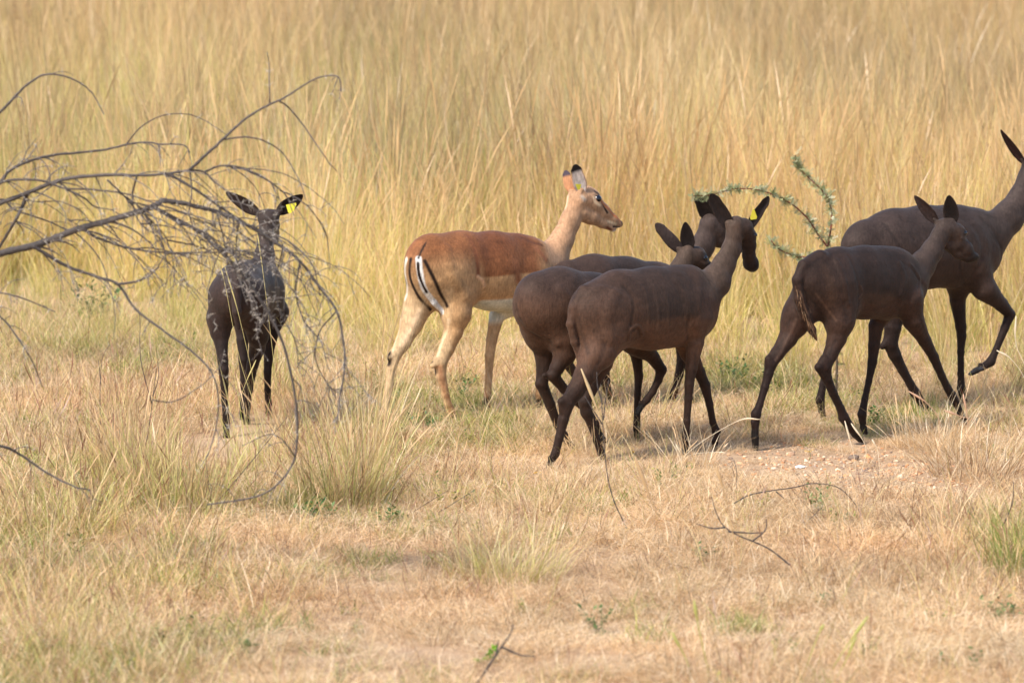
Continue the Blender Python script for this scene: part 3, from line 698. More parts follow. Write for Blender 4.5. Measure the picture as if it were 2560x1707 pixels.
# ---------------- B : the ordinary brown one
B = Animal('reddish brown impala ewe with white belly and black rump stripes', 40, (1132, 1056, -.06), axis_x=1220)
B.chain([(1079, 660, 77), (1150, 668, 88), (1230, 677, 97), (1305, 690, 96), (1360, 702, 78)], flat=.72, kin=.03)
B.chain([(1285, 640, 54), (1325, 655, 55), (1352, 668, 56), (1385, 636, 40), (1405, 600, 31), (1425, 555, 27), (1438, 520, 27)], k=.035, flat=.82, kin=.02)
B.chain([(1443, 500, 28, .0), (1465, 497, 28, -.0), (1480, 508, 26, -.005), (1505, 528, 20, -.01), (1530, 549, 14, -.015), (1547, 560, 10.5, -.02)], k=.012)
B.chain([(1452, 530, 24, .0), (1475, 540, 21, -.005), (1505, 556, 14, -.01), (1532, 570, 10, -.017)], k=.012)
B.chain([(1470, 480, 16, .0), (1486, 487, 13, -.012)], k=.012)
B.chain([(1070, 690, 58, .05), (1048, 755, 36, .06), (1030, 800, 28, .06)], k=.03)
B.chain([(1110, 680, 64, -.05), (1135, 740, 50, -.065), (1140, 785, 38, -.065)], k=.06)
B.leg([(1048, 760, 34), (1028, 812, 27), (1008, 855, 20), (988, 888, 15), (978, 920, 11.5), (972, 965, 10), (964, 1020, 9), (960, 1042, 10.5), (957, 1052, 8.5), (953, 1076, 8)], .06)
B.chain([(992, 880, 12, .055), (974, 893, 8.5, .055)], k=.01)
B.leg([(1140, 780, 36), (1134, 828, 24), (1116, 872, 20), (1101, 905, 17), (1102, 940, 13.5), (1113, 985, 10.5), (1120, 1010, 9.5), (1126, 1025, 11), (1128, 1033, 9), (1133, 1056, 8)], -.06)
B.chain([(1100, 900, 13, -.055), (1082, 913, 8, -.055)], k=.01)
B.leg([(1290, 745, 42), (1242, 790, 19), (1229, 850, 14), (1224, 890, 12), (1222, 940, 9), (1219, 985, 10), (1218, 995, 8), (1216, 1015, 8)], .055)
B.leg([(1335, 750, 44), (1350, 830, 20), (1352, 890, 13), (1350, 940, 10), (1348, 985, 10), (1348, 995, 8), (1350, 1020, 8)], -.055)
WH = DK(204, 190, 168)
TWH = np.array([.60, .56, .50])
B.chain([(1060, 630, 18, -.01), (1046, 655, 9, -.015), (1050, 688, 8.5, -.02), (1060, 722, 8.5, -.025), (1084, 755, 9, -.03), (1103, 776, 5, -.035)], k=.008, kin=.008)
B.ear((1456, 484), (1437, 411), 36, (.12, -1, .05), -.03, -.035, cup=.5, inc=DK(176, 160, 148), outc=DK(170, 118, 84), tipc=DK(28, 22, 24), shape=.5)
B.ear((1428, 482), (1413, 426), 29, (.5, 1, .1), .04, .06, cup=.5, inc=DK(90, 80, 82), outc=DK(184, 130, 92), tipc=DK(72, 62, 68), shape=.5)
B.tags.append(([(1438, 459), (1453, 460), (1450, 473), (1444, 474)], -.03, -.022))
B.eyes.append((1496, 497, 10, (1476, 500, 0)))
CR = DK(212, 178, 138)
def coat_brown(s, V, Nn):
    rel = V-np.array([at(s.x0, 800, s.Y)[0], s.Y, 0]); sd = rel@s.hd; lt = rel@s.lt
    saddle = DK(122, 70, 43); saddle2 = DK(140, 84, 52); tan = DK(192, 144, 100); neck = DK(194, 144, 108); rump = DK(144, 88, 54)
    zl = float(at(1250, 684, s.Y)[2]); zb = float(at(1230, 744, s.Y)[2])
    c = np.tile(tan, (len(V), 1))
    def mixin(c, w, k): w = np.clip(w, 0, 1)[:, None]; w = w*w*(3-2*w); return c*(1-w)+np.array(k)*w
    nz = vnoise(V, 14, 2)
    # haunch: reddish above, fading
    c = mixin(c, (V[:, 2]-(zl-.005)+.02*nz)/.15, rump)
    # saddle between haunch and neck with a sharp lower border
    inS = np.clip((sd+.16+.02*nz)/.07, 0, 1)*np.clip((.26-sd)/.10, 0, 1)
    c = mixin(c, inS*np.clip((V[:, 2]-zl+.004*nz)/.014+.5, 0, 1), saddle2)
    c = mixin(c, inS*np.clip((V[:, 2]-zl-.05+.02*nz)/.10, 0, 1), saddle)
    # white belly
    c = mixin(c, np.clip((sd+.13)/.04, 0, 1)*np.clip((.19-sd)/.05, 0, 1)*np.clip((zb-V[:, 2]+.005*nz)/.014+.5, 0, 1)*np.clip((V[:, 2]-zb+.14)/.04, 0, 1), DK(214, 204, 186))
    # neck
    c = mixin(c, np.clip((sd-.24)/.06, 0, 1)*np.clip((V[:, 2]-zl+.05)/.06, 0, 1), neck)
    # inner sides of the legs and buttocks paler
    low = np.clip((zb-.01-V[:, 2])/.06, 0, 1)
    inner = np.clip(-np.sign(lt+.0)*(Nn@s.lt)*1.6+.1, 0, 1)
    c = mixin(c, low*inner*.25, DK(214, 190, 160))
    c = mixin(c, np.clip((-.27-sd)/.03, 0, 1)*np.clip((zl-V[:, 2])/.05, 0, 1)*.5, CR)
    c = c*(1+.06*vnoise(V, 30, 4)[:, None])
    for a, b in s.hoofs:
        d, t = seg_dist(V, a+(b-a)*.35, b); e = np.clip((.028-d)/.01, 0, 1)[:, None]; c = c*(1-e)+DK(26, 23, 23)*e
    return np.clip(c*np.array([.72, .76, .74]), .004, 1)
KB = DK(34, 22, 18)
B.strokes += [(DK(118, 70, 44), [(1168, 588), (1186, 620), (1194, 655), (1196, 690)], 14, -3, 1), (DK(205, 158, 116), [(1195, 692), (1206, 702), (1210, 715)], 8, 2, .9),  # first stroke: soft flank shadow painted into the coat colour
    (WH, [(1016, 650), (1013, 700), (1012, 745)], 11, 0, .8), (KB, [(1027, 648), (1026, 695), (1043, 735), (1076, 774)], 7.5, 0, .75),
    (TWH, [(1047, 648), (1052, 690), (1062, 725), (1086, 757), (1104, 778)], 10, 0, .4), (KB, [(1044, 658), (1049, 690), (1066, 730)], 5, 0, .5),
    (KB, [(1062, 652), (1086, 700), (1103, 738), (1118, 765)], 7.5, 0, .75), (KB, [(1088, 580), (1062, 612), (1046, 645)], 5, -1, .9), (KB, [(1004, 652), (1003, 712)], 4, 0, .6),
    (CR, [(1050, 778), (1030, 815), (1005, 860)], 13, 0, .9), (CR*.9, [(1000, 800), (990, 850), (978, 890)], 7, 0, .9), (KB, [(970, 886), (973, 908)], 15, 0, .6), (KB, [(1076, 905), (1086, 935)], 10, 0, .7),
    (CR, [(1122, 800), (1108, 850), (1095, 890)], 8, 0, .9), (DK(170, 124, 88), [(1100, 920), (1106, 950), (1116, 990)], 16, 0, 1),
    (DK(90, 52, 34), [(1300, 592), (1330, 606), (1355, 612)], 9, -2, 1), (DK(130, 80, 52), [(1340, 620), (1365, 650)], 14, 0, 1),
    (CR, [(1484, 494), (1488, 506), (1500, 514)], 6, 0, 1), (KB, [(1486, 478), (1496, 486), (1500, 500), (1510, 518), (1518, 532)], 4.5, 0, .7), (DK(168, 96, 52), [(1502, 502), (1530, 533), (1550, 552)], 8, 0, .8),
    (KB, [(1512, 508), (1535, 532), (1552, 550)], 2.6, 0, .8), (CR, [(1520, 553), (1540, 560)], 5, 0, .7), (KB, [(1533, 567), (1551, 570)], 3.6, -2, .6), (DK(205, 196, 190), [(1534, 576), (1546, 574)], 6, 0, .6), (KB, [(1552, 553), (1554, 560)], 5, 0, .6),
    (DK(120, 70, 48), [(1527, 573), (1518, 568)], 6, 0, .8), (DK(170, 150, 130), [(1455, 492), (1462, 500)], 9, 0, 1), (DK(215, 178, 140), [(1420, 490), (1414, 520)], 8, 0, 1),  # last stroke: sunlight on the nape put into the coat colour
    (None, [(1115, 620), (1130, 680), (1165, 740)], 20, 5, 1), (DK(126, 78, 50), [(1286, 650), (1296, 700)], 20, 0, 1)]
B.sa = 1.0
B.build(coat_brown)
print('animals done', round(time.time()-T0, 1))
#PART2
# ================================================================= GRASSES
R = np.random.RandomState(7)
ST = lin(234, 208, 162); ST2 = lin(218, 188, 138); YEL = lin(228, 208, 136); TAN = lin(212, 174, 124); BRO = lin(140, 106, 72)
GRN = lin(136, 148, 64); OLV = lin(190, 184, 98); DGR = lin(90, 104, 46); PAL = lin(244, 224, 188)
def blades(n, rad_, h, wid, lean, curl, cols, seg=4, head=0.0, base_tint=None, lie=0.0, z0=0.0, seed=0, headc=None, clump=False, hp=1.0):
    """n blades round the origin; returns V,F,C.  h,wid,lean,curl are (lo,hi)"""
    r = np.random.RandomState(seed)
    u = lambda a: r.uniform(a[0], a[1], n)
    ang = r.uniform(0, 2*math.pi, n); rr = rad_*np.sqrt(r.rand(n))
    bx, by = rr*np.cos(ang), rr*np.sin(ang)
    L = h[0]+(h[1]-h[0])*r.rand(n)**hp; W = u(wid); dirn = (ang+r.normal(0, .7, n)) if clump else r.uniform(0, 2*math.pi, n)
    th0 = u(lean); cu = u(curl)
    cdir = r.normal(0, .55, n)
    k = seg+1; t = np.linspace(0, 1, k)
    th = th0[:, None]+cu[:, None]*t[None]**1.4
    dd = dirn[:, None]+cdir[:, None]*t[None]
    if lie: th = np.minimum(th, 1.62)
    dx = np.sin(th)*np.cos(dd); dy = np.sin(th)*np.sin(dd); dz = np.cos(th)
    stp = (L/seg)[:, None]
    X = bx[:, None]+np.concatenate([np.zeros((n, 1)), np.cumsum(dx[:, :-1]*stp, 1)], 1)
    Y = by[:, None]+np.concatenate([np.zeros((n, 1)), np.cumsum(dy[:, :-1]*stp, 1)], 1)
    Z = np.concatenate([np.zeros((n, 1)), np.cumsum(dz[:, :-1]*stp, 1)], 1)+z0*r.rand(n)[:, None]
    Z = np.maximum(Z, .002)
    P = np.stack([X, Y, Z], -1)
    fa = r.uniform(0, math.pi, n)
    S = np.stack([np.cos(fa), np.sin(fa), np.zeros(n)], -1)
    prof = np.interp(t, [0, .15, .6, 1], [.8, 1, .75, .12])[None].repeat(n, 0)
    hd = r.rand(n) < head
    if head: prof[hd] = np.interp(t, [0, .7, .8, .92, 1], [.45, .35, 2.2, 1.7, .2])
    Wp = (W[:, None]*prof*.5)[..., None]*S[:, None]
    V = np.stack([P-Wp, P+Wp], 2).reshape(-1, 3)
    b = (np.arange(n)*k*2)[:, None]+np.arange(seg)[None]*2
    F = np.stack([b, b+1, b+3, b+2], -1).reshape(-1, 4)
    cols = np.array(cols); c = cols[r.randint(0, len(cols), n)]*r.uniform(.75, 1.2, (n, 1))
    C = np.repeat(c[:, None], k, 1)
    if base_tint is not None:
        w = np.clip(1-t/.6, 0, 1)[None, :, None]*r.uniform(.2, 1, (n, 1, 1)); C = C*(1-w)+np.array(base_tint)*w
    if head and headc is not None:
        w = ((t > .7)[None, :, None]*hd[:, None, None])*1.0; C = C*(1-w)+np.array(headc)*w
    C = np.repeat(C[:, :, None], 2, 2).reshape(-1, 3)
    return V, F, C
def merge(*parts):
    V = []; F = []; C = []; n = 0
    for v, f, c in parts: V.append(v); F.append(f+n); C.append(c); n += len(v)
    return np.vstack(V), np.vstack(F), np.vstack(C)
def leafy(n, rad_, h, ls, cols, seed=0, stems=6):
    """low herb: stems carrying small two-faced leaflets"""
    r = np.random.RandomState(seed); V = []; F = []; C = []; q = 0
    for s_ in range(stems):
        a = r.uniform(0, 6.28); H = h*r.uniform(.5, 1); lean = r.uniform(.1, .8); b = np.array([rad_*.4*r.normal(), rad_*.4*r.normal(), 0])
        d = np.array([math.cos(a)*math.sin(lean), math.sin(a)*math.sin(lean), math.cos(lean)])
        for i in range(n):
            p = b+d*H*(i+1)/n+r.normal(0, .004, 3); a2 = r.uniform(0, 6.28); e = r.uniform(-.3, .9)
            l = np.array([math.cos(a2)*math.cos(e), math.sin(a2)*math.cos(e), math.sin(e)]); sd = np.cross(l, [0, 0, 1.]); sd /= np.linalg.norm(sd)+1e-9
            S_ = ls*r.uniform(.6, 1.3)
            V += [p, p+l*S_*.5+sd*S_*.28, p+l*S_, p+l*S_*.5-sd*S_*.28]; F.append([q, q+1, q+2, q+3]); q += 4
            c = cols[r.randint(len(cols))]*r.uniform(.7, 1.25); C += [c]*4
        sdv = np.array([-math.sin(a), math.cos(a), 0])*.0012
        V += [b-sdv, b+sdv, b+d*H+sdv*.4, b+d*H-sdv*.4]; F.append([q, q+1, q+2, q+3]); q += 4; C += [cols[0]*.9]*4
    return np.array(V), np.array(F), np.array(C)

def clump_collection(name, items):
    c = bpy.data.collections.new(name)
    for i, (V, F, C) in enumerate(items):
        o = mesh_obj('grass_clump', V, F, M_GRASS, None, C, True); COL.objects.unlink(o)
        o.name = '%s_%03d' % (name, i); c.objects.link(o)
    return c
def scatter(name, coll, P, rotz, tilt, scale, idx, tint, label=None, cat=None):
    n = len(P)
    me = bpy.data.meshes.new(name); me.vertices.add(n); me.vertices.foreach_set('co', P.astype(np.float32).ravel())
    rot = np.stack([tilt*np.cos(rotz*7.3), tilt*np.sin(rotz*7.3), rotz], -1).astype(np.float32)
    a = me.attributes.new('rot', 'FLOAT_VECTOR', 'POINT'); a.data.foreach_set('vector', rot.ravel())
    a = me.attributes.new('scl', 'FLOAT', 'POINT'); a.data.foreach_set('value', scale.astype(np.float32))
    a = me.attributes.new('pick', 'INT', 'POINT'); a.data.foreach_set('value', idx.astype(np.int32))
    a = me.attributes.new('tint', 'FLOAT_VECTOR', 'POINT'); a.data.foreach_set('vector', tint.astype(np.float32).ravel())
    me.materials.append(M_GRASS)
    o = bpy.data.objects.new(name, me); COL.objects.link(o)
    ng = bpy.data.node_groups.new(name+'_nodes', 'GeometryNodeTree')
    ng.interface.new_socket('Geometry', in_out='INPUT', socket_type='NodeSocketGeometry')
    ng.interface.new_socket('Geometry', in_out='OUTPUT', socket_type='NodeSocketGeometry')
    gi = ng.nodes.new('NodeGroupInput'); go = ng.nodes.new('NodeGroupOutput')
    iop = ng.nodes.new('GeometryNodeInstanceOnPoints'); ci = ng.nodes.new('GeometryNodeCollectionInfo')
    ci.inputs['Collection'].default_value = coll; ci.inputs['Separate Children'].default_value = True; ci.inputs['Reset Children'].default_value = True
    iop.inputs['Pick Instance'].default_value = True
    def na(nm, ty):
        x = ng.nodes.new('GeometryNodeInputNamedAttribute'); x.data_type = ty; x.inputs['Name'].default_value = nm; return x.outputs['Attribute']
    ng.links.new(gi.outputs[0], iop.inputs['Points']); ng.links.new(ci.outputs[0], iop.inputs['Instance'])
    ng.links.new(na('pick', 'INT'), iop.inputs['Instance Index'])
    ng.links.new(na('scl', 'FLOAT'), iop.inputs['Scale'])
    e2r = ng.nodes.new('FunctionNodeEulerToRotation'); ng.links.new(na('rot', 'FLOAT_VECTOR'), e2r.inputs[0]); ng.links.new(e2r.outputs[0], iop.inputs['Rotation'])
    ng.links.new(iop.outputs[0], go.inputs[0])
    md = o.modifiers.new('scatter', 'NODES'); md.node_group = ng
    tag(o, label, cat, kind='stuff')
    return o

# --- maps over the ground, read in the photograph's own ground positions
def gpx(P):
    x, y, _ = proj(np.stack([P[:, 0], P[:, 1], np.zeros(len(P))], -1)); return x, y
def blob(x, y, cx, cy, rx, ry): return np.exp(-(((x-cx)/rx)**2+((y-cy)/ry)**2))
def sn(P, s, seed):
    r = np.random.RandomState(seed); o = np.zeros(len(P))
    for k in range(8):
        w = r.normal(size=2)*s; o += np.sin(P[:, 0]*w[0]+P[:, 1]*w[1]+r.rand()*6.28)
    return o/2.8
def tall_edge(x):   # pixel row where the tall grass begins, by column
    return np.interp(x, [-900, 0, 300, 700, 900, 1250, 1500, 1800, 2050, 2300, 2560, 3500], [850, 850, 850, 862, 900, 900, 905, 905, 930, 950, 965, 960])
def bare(x, y): return np.clip(1.15*blob(x, y, 2080, 1165, 330, 55)+.55*blob(x, y, 2350, 1215, 260, 60)+.55*blob(x, y, 1420, 1440, 260, 70)+.55*blob(x, y, 1060, 1640, 360, 90)+.4*blob(x, y, 880, 1470, 170, 160)+.5*blob(x, y, 960, 1290, 80, 60)+.4*blob(x, y, 1850, 1590, 260, 80), 0, 1)
def green(x, y): return np.clip(.8*blob(x, y, 1110, 1050, 150, 60)+.6*blob(x, y, 2230, 1030, 330, 55)+.7*blob(x, y, 1880, 950, 170, 45)+.5*blob(x, y, 250, 880, 330, 45)+.6*blob(x, y, 430, 1230, 190, 70)+.6*blob(x, y, 820, 1280, 170, 50)
    +.45*blob(x, y, 950, 1290, 140, 60)+.3*blob(x, y, 250, 1600, 500, 200)+.35*blob(x, y, 60, 1330, 260, 130)+.5*blob(x, y, 2560, 1400, 110, 130)+.3*blob(x, y, 1050, 1400, 150, 60)+.25*blob(x, y, 2100, 1320, 130, 60)+.4*blob(x, y, 1500, 930, 120, 30)+.2*blob(x, y, 100, 1650, 300, 120), 0, 1)
def field_pts(y0, y1, dens, margin, seed, dpow=0.0):
    """random points; width follows the view cone plus a margin either side"""
    r = np.random.RandomState(seed)
    wmax = y1*2560/FPX+2*margin
    n = int((y1-y0)*wmax*dens); P = np.stack([r.uniform(-wmax/2, wmax/2, n), r.uniform(y0, y1, n)], -1)
    keep = np.abs(P[:, 0]) < P[:, 1]*1280/FPX+margin
    if dpow: keep &= r.rand(n) < (y0/P[:, 1])**dpow
    return P[keep], r
def fin(P): return np.stack([P[:, 0], P[:, 1], gz(P[:, 0], P[:, 1])-.004], -1)

# clump kinds for the short cover: 0-3 pale straw, 4-6 brown straw, 7-9 green, 10-12 wiry mixed, 13-15 leafy herb
short = []
for i in range(4): short.append(merge(blades(60, .13, (.03, .11), (.0016, .0030), (.4, 1.5), (-.4, 1.4), [PAL, ST, ST, ST2], 4, seed=10+i), blades(90, .15, (.05, .17), (.0018, .0034), (1.3, 1.6), (-.1, .2), [PAL, PAL, ST, ST2, TAN, ST, BRO*.8], 3, lie=1, z0=.04, seed=30+i)))
for i in range(3): short.append(merge(blades(70, .12, (.04, .15), (.0014, .0026), (.3, 1.3), (0, 1.2), [ST2, TAN, ST, ST, BRO, BRO*.6], 4, seed=50+i), blades(70, .15, (.05, .16), (.0016, .003), (1.3, 1.6), (-.1, .2), [ST2, TAN, ST, PAL], 3, lie=1, z0=.03, seed=60+i)))
for i in range(3): short.append(blades(80, .11, (.04, .13), (.0022, .004), (.2, 1.2), (0, 1.0), [GRN, OLV, GRN*.8, YEL], 4, base_tint=DGR, seed=70+i))
for i in range(3): short.append(blades(34, .12, (.08, .32), (.0013, .0024), (.05, .9), (.1, 1.3), [ST2, YEL, ST, ST, TAN, BRO, OLV], 6, head=.25, headc=TAN, seed=80+i, clump=True))
for i in range(3): short.append(leafy(9, .10, .10, .018, [GRN*.8, DGR, OLV], seed=90+i, stems=9))
for i in range(2): short.append(blades(16, .13, (.12, .36), (.0014, .0024), (.05, .8), (-.1, .6), [BRO, BRO*.7, lin(170, 120, 84), TAN], 5, head=.5, headc=lin(150, 104, 74), seed=95+i, clump=True))
c_short = clump_collection('short_grass', short)

def tints(P, r, amp=.12, warm=.06, seed=5, s=.9):
    b = 1+amp*sn(P, s, seed)+r.normal(0, amp*.8, len(P)); w = warm*sn(P, s*.7, seed+1)
    return np.clip(np.stack([b*(1+w), b, b*(1-w)], -1), .4, 1.6)
# matted cover
P, r = field_pts(13.2, 25.5, 150, 1.6, 11)
x, y = gpx(P); te = tall_edge(x); b_ = bare(x, y); g_ = green(x, y)+.12*sn(P, 2.2, 3)
keep = (y > te-40) & (r.rand(len(P)) > b_*.93)
P, x, y, b_, g_, te = P[keep], x[keep], y[keep], b_[keep], g_[keep], te[keep]; n = len(P)
q = r.rand(n); idx = r.randint(0, 4, n)
idx = np.where(q < .24+.2*sn(P, 1.6, 9), r.randint(4, 7, n), idx)
idx = np.where(r.rand(n) < g_*.9, r.randint(7, 10, n), idx)
wl = np.clip(.14+.32*blob(x, y, 250, 1500, 650, 330)+.35*blob(x, y, 500, 1120, 450, 120)+.35*blob(x, y, 1270, 1390, 180, 50)+.25*(y < te+60)+.45*blob(x, y, 1480, 1080, 260, 70)+.2*blob(x, y, 2480, 1180, 150, 120)-.5*b_, 0, 1)
idx = np.where(r.rand(n) < wl*.45, r.randint(10, 13, n), idx)
idx = np.where(r.rand(n) < .03+.22*blob(x, y, 420, 1130, 420, 120)+.08*blob(x, y, 300, 1500, 600, 250)+.10*blob(x, y, 1500, 1060, 250, 60)+.05*blob(x, y, 2350, 1400, 300, 200), r.randint(16, 18, n), idx)
idx = np.where(r.rand(n) < .006+.05*np.clip(g_, 0, 1), r.randint(13, 16, n), idx)
sc = r.uniform(.60, 1.15, n)*(1+.15*(wl > .3))*(1-.35*b_)
for A_ in (A, B, C, D, E, Fa, G):       # trampled, thinner cover where the animals stand
    for f_ in A_.feet:
        if f_[2][2] < .08: sc *= 1-(.60 if A_ is A else .38)*np.exp(-(((P[:, 0]-f_[2][0])/.16)**2+((P[:, 1]-f_[2][1]+(.45 if A_ is A else .12))/(.6 if A_ is A else .30))**2))
scatter('short_dry_grass', c_short, fin(P), r.uniform(0, 6.28, n), np.abs(r.normal(0, .08, n)), sc, idx, tints(P, r, .07, .02, 5, 4.0)*np.array([1.06, 1.02, 1.0]), 'matted short dry grass with green patches covering the foreground', 'grass')
print('short', n)

# tall savanna grass
tall = []
def tallclump(sd, hs=1.0, g=.4, stalk=(YEL, ST, ST2, YEL), nb=54, ns=26):
    return merge(blades(ns, .10, (.70*hs, 1.3*hs), (.0026, .0048), (.0, .30), (-.15, .55), list(stalk), 7, head=.5, headc=TAN*.9, base_tint=OLV, seed=sd, clump=True),
                 blades(nb, .13, (.30*hs, .95*hs), (.0034, .007), (.02, .55), (.0, 1.1), [YEL, OLV, ST2, YEL, ST, TAN], 6, base_tint=OLV*(1-g)+GRN*g, seed=sd+500, clump=True))
for i in range(5): tall.append(tallclump(200+i))                                        # 0-4 yellow
for i in range(3): tall.append(tallclump(210+i, .85, .9, (YEL, OLV, GRN, YEL), 75, 14))   # 5-7 greener, lower
for i in range(3): tall.append(tallclump(220+i, 1.08, .1, (TAN, ST2, BRO, ST2), 45, 30))  # 8-10 tan, taller
tall.append(blades(9, .12, (1.0, 1.45), (.003, .005), (.05, .35), (.0, .3), [BRO, BRO*.8, TAN], 6, seed=231)) # 11 dark stems
for i in range(2): tall.append(blades(60, .14, (.12, .38), (.003, .005), (.1, 1.0), (.1, 1.1), [OLV, GRN, YEL, ST], 5, base_tint=GRN, seed=240+i))  # 12-13 green skirt
c_tall = clump_collection('tall_grass', tall)
P, r = field_pts(22.0, 66, 24, 3.0, 21, .55)
x, y = gpx(P); te = tall_edge(x)+30*sn(P, 1.9, 8)
keep = (y < te+60)
P, x, y, te = P[keep], x[keep], y[keep], te[keep]; n = len(P)
dist = P[:, 1]; nz = sn(P, .45, 33)
idx = r.randint(0, 5, n)
idx = np.where(r.rand(n) < np.clip(.38+.35*nz-.012*(dist-24), 0, .9), r.randint(5, 8, n), idx)
idx = np.where(r.rand(n) < np.clip(.12+.018*(dist-26)+.25*sn(P, .35, 41), 0, .8), r.randint(8, 11, n), idx)
idx = np.where(r.rand(n) < .08, 11, idx)
idx = np.where((te-y < 90) & (r.rand(n) < .5), r.randint(12, 14, n), idx)
gp = np.clip(1.2*blob(P[:, 0], dist, -.8, 56, 1.6, 5)+.7*blob(P[:, 0], dist, -3.6, 44, 1.0, 3), 0, 1)
idx = np.where(r.rand(n) < gp*.9, r.randint(5, 8, n), idx)
edge = np.clip((te+60-y)/240, 0, 1)
idx = np.where((te-y < 20) & (idx < 5), r.randint(5, 8, n), idx)
sc = r.uniform(.62, 1.08, n)*(.22+.78*edge)*(1+.10*sn(P, .9, 77))
scatter('tall_savanna_grass', c_tall, fin(P), r.uniform(0, 6.28, n), np.abs(r.normal(0, .13, n)), sc, idx, np.minimum(tints(P, r, .16, .035, 15, 1.6), 1.22)*np.array([1.03, 1.03, .97]), 'tall yellow savanna grass filling the whole background', 'grass')
print('tall', n)
#PART3
# ================================================================= BARE PATCH: pebbles and clods
def rock(r, sd, flat=.6, n=1):
    rr = np.random.RandomState(sd); a = np.linspace(0, math.pi, 8); b = np.arange(12)/12*2*math.pi
    V = np.stack([np.outer(np.sin(a), np.cos(b)), np.outer(np.sin(a), np.sin(b)), np.outer(np.cos(a), np.ones(12))], -1).reshape(-1, 3)
    for k in range(6):
        d = rr.normal(size=3); d /= np.linalg.norm(d); h = rr.uniform(.45, .85); e = np.maximum(V@d-h, 0); V = V-e[:, None]*d
    V = V*np.array([1, rr.uniform(.6, .9), flat])*r
    i, j = np.meshgrid(np.arange(7), np.arange(12), indexing='ij'); k = (j+1) % 12
    return V, np.stack([i*12+j, (i+1)*12+j, (i+1)*12+k, i*12+k], -1).reshape(-1, 4)
PEB = [lin(208, 166, 126), lin(196, 150, 112), lin(216, 188, 156), lin(178, 140, 108), lin(204, 140, 92), lin(150, 126, 106)]
mb = MB(); rp = np.random.RandomState(3); cnt = 0
while cnt < 1500:
    px, py = rp.uniform(1650, 2700), rp.uniform(1085, 1300)
    if rp.rand() > bare(np.array([px]), np.array([py]))[0]: continue
    g_ = ground_at(px, py); v, f = rock(rp.uniform(.003, .011)*(2.0 if rp.rand() < .06 else 1), cnt, .55)
    a = rp.uniform(0, 6.28); v = v@np.array([[math.cos(a), math.sin(a), 0], [-math.sin(a), math.cos(a), 0], [0, 0, 1]])
    mb.add(v+np.array([g_[0], g_[1], gz(g_[0], g_[1])+.002]), f, PEB[rp.randint(len(PEB))]*rp.uniform(.8, 1.15)); cnt += 1
o = mb.build('gravel', M_STONE); tag(o, 'small orange pebbles and clods on the bare patch', 'gravel', kind='stuff')
def stone(px, py, r, sd, c, label, flat=.5):
    g_ = ground_at(px, py); v, f = rock(r, sd, flat)
    o = mesh_obj('stone', v+np.array([g_[0], g_[1], gz(g_[0], g_[1])+r*flat*.45]), f, M_STONE, None, np.tile(c, (len(v), 1)), True, (g_[0], g_[1], 0))
    return tag(o, label, 'stone')
stone(2001, 1167, .024, 5, lin(235, 232, 225), 'small white stone lying on the bare sandy patch', .42)
stone(2136, 1140, .030, 8, lin(120, 100, 84), 'flat grey brown clod on the bare patch below the calf', .5)
stone(1370, 1592, .05, 11, lin(214, 180, 132), 'pale flat stone half buried in the matted grass near the bottom', .25)
stone(1330, 1640, .020, 12, lin(60, 48, 44), 'small dark stone beside the fallen twig at the bottom', .5)

# ================================================================= THORN BUSH (left)
WOODC = lin(72, 64, 59); WOODL = lin(108, 98, 90); THC = lin(204, 190, 170)
BY = 16.6
bush_root = ground_at(-520, 1499); bush_root[1] = BY-.1; bush_root[2] = 0
bush = empty('thorn_bush', bush_root, 'leafless thorny bush arching in from the left edge over the grass', 'bush')
MPX = BY/FPX
samples = []    # (px,py,depth) of everything built so far
def depth_near(px, py):
    S = np.array(samples); d = (S[:, 0]-px)**2+(S[:, 1]-py)**2; i = np.argmin(d)
    return S[i, 2] if d[i] < 25**2 else None
rb = np.random.RandomState(12)
def thorns(mb, W, r, dens, rs, size=.018):
    L = np.linalg.norm(np.diff(W, axis=0), axis=1).sum(); n = int(L*dens*.75)
    for k in range(n):
        i = rs.randint(0, len(W)-1); p = W[i]+(W[i+1]-W[i])*rs.rand(); t = W[i+1]-W[i]; t = t/(np.linalg.norm(t)+1e-9)
        a = rs.normal(size=3); a -= t*(a@t); a /= np.linalg.norm(a); s2 = size*rs.uniform(.5, 1.3)
        for sg in (-1, 1):
            if rs.rand() < .25: continue
            d = a*sg*.8+np.cross(t, a)*.35+t*rs.uniform(-.2, .5); d /= np.linalg.norm(d)
            mb.tube(np.array([p, p+d*s2*.5, p+d*s2]), [.0011, .0008, .0003], 4, THC, 1)
def twig_path(p0, d0, L, droop, rs, n=9):
    P = [p0]; d = d0.copy(); st = L/n
    for i in range(n):
        d = d+np.array([rs.normal(0, .16), rs.normal(0, .16), -droop*(.6+.8*i/n)]); d /= np.linalg.norm(d); P.append(P[-1]+d*st)
    return np.array(P)
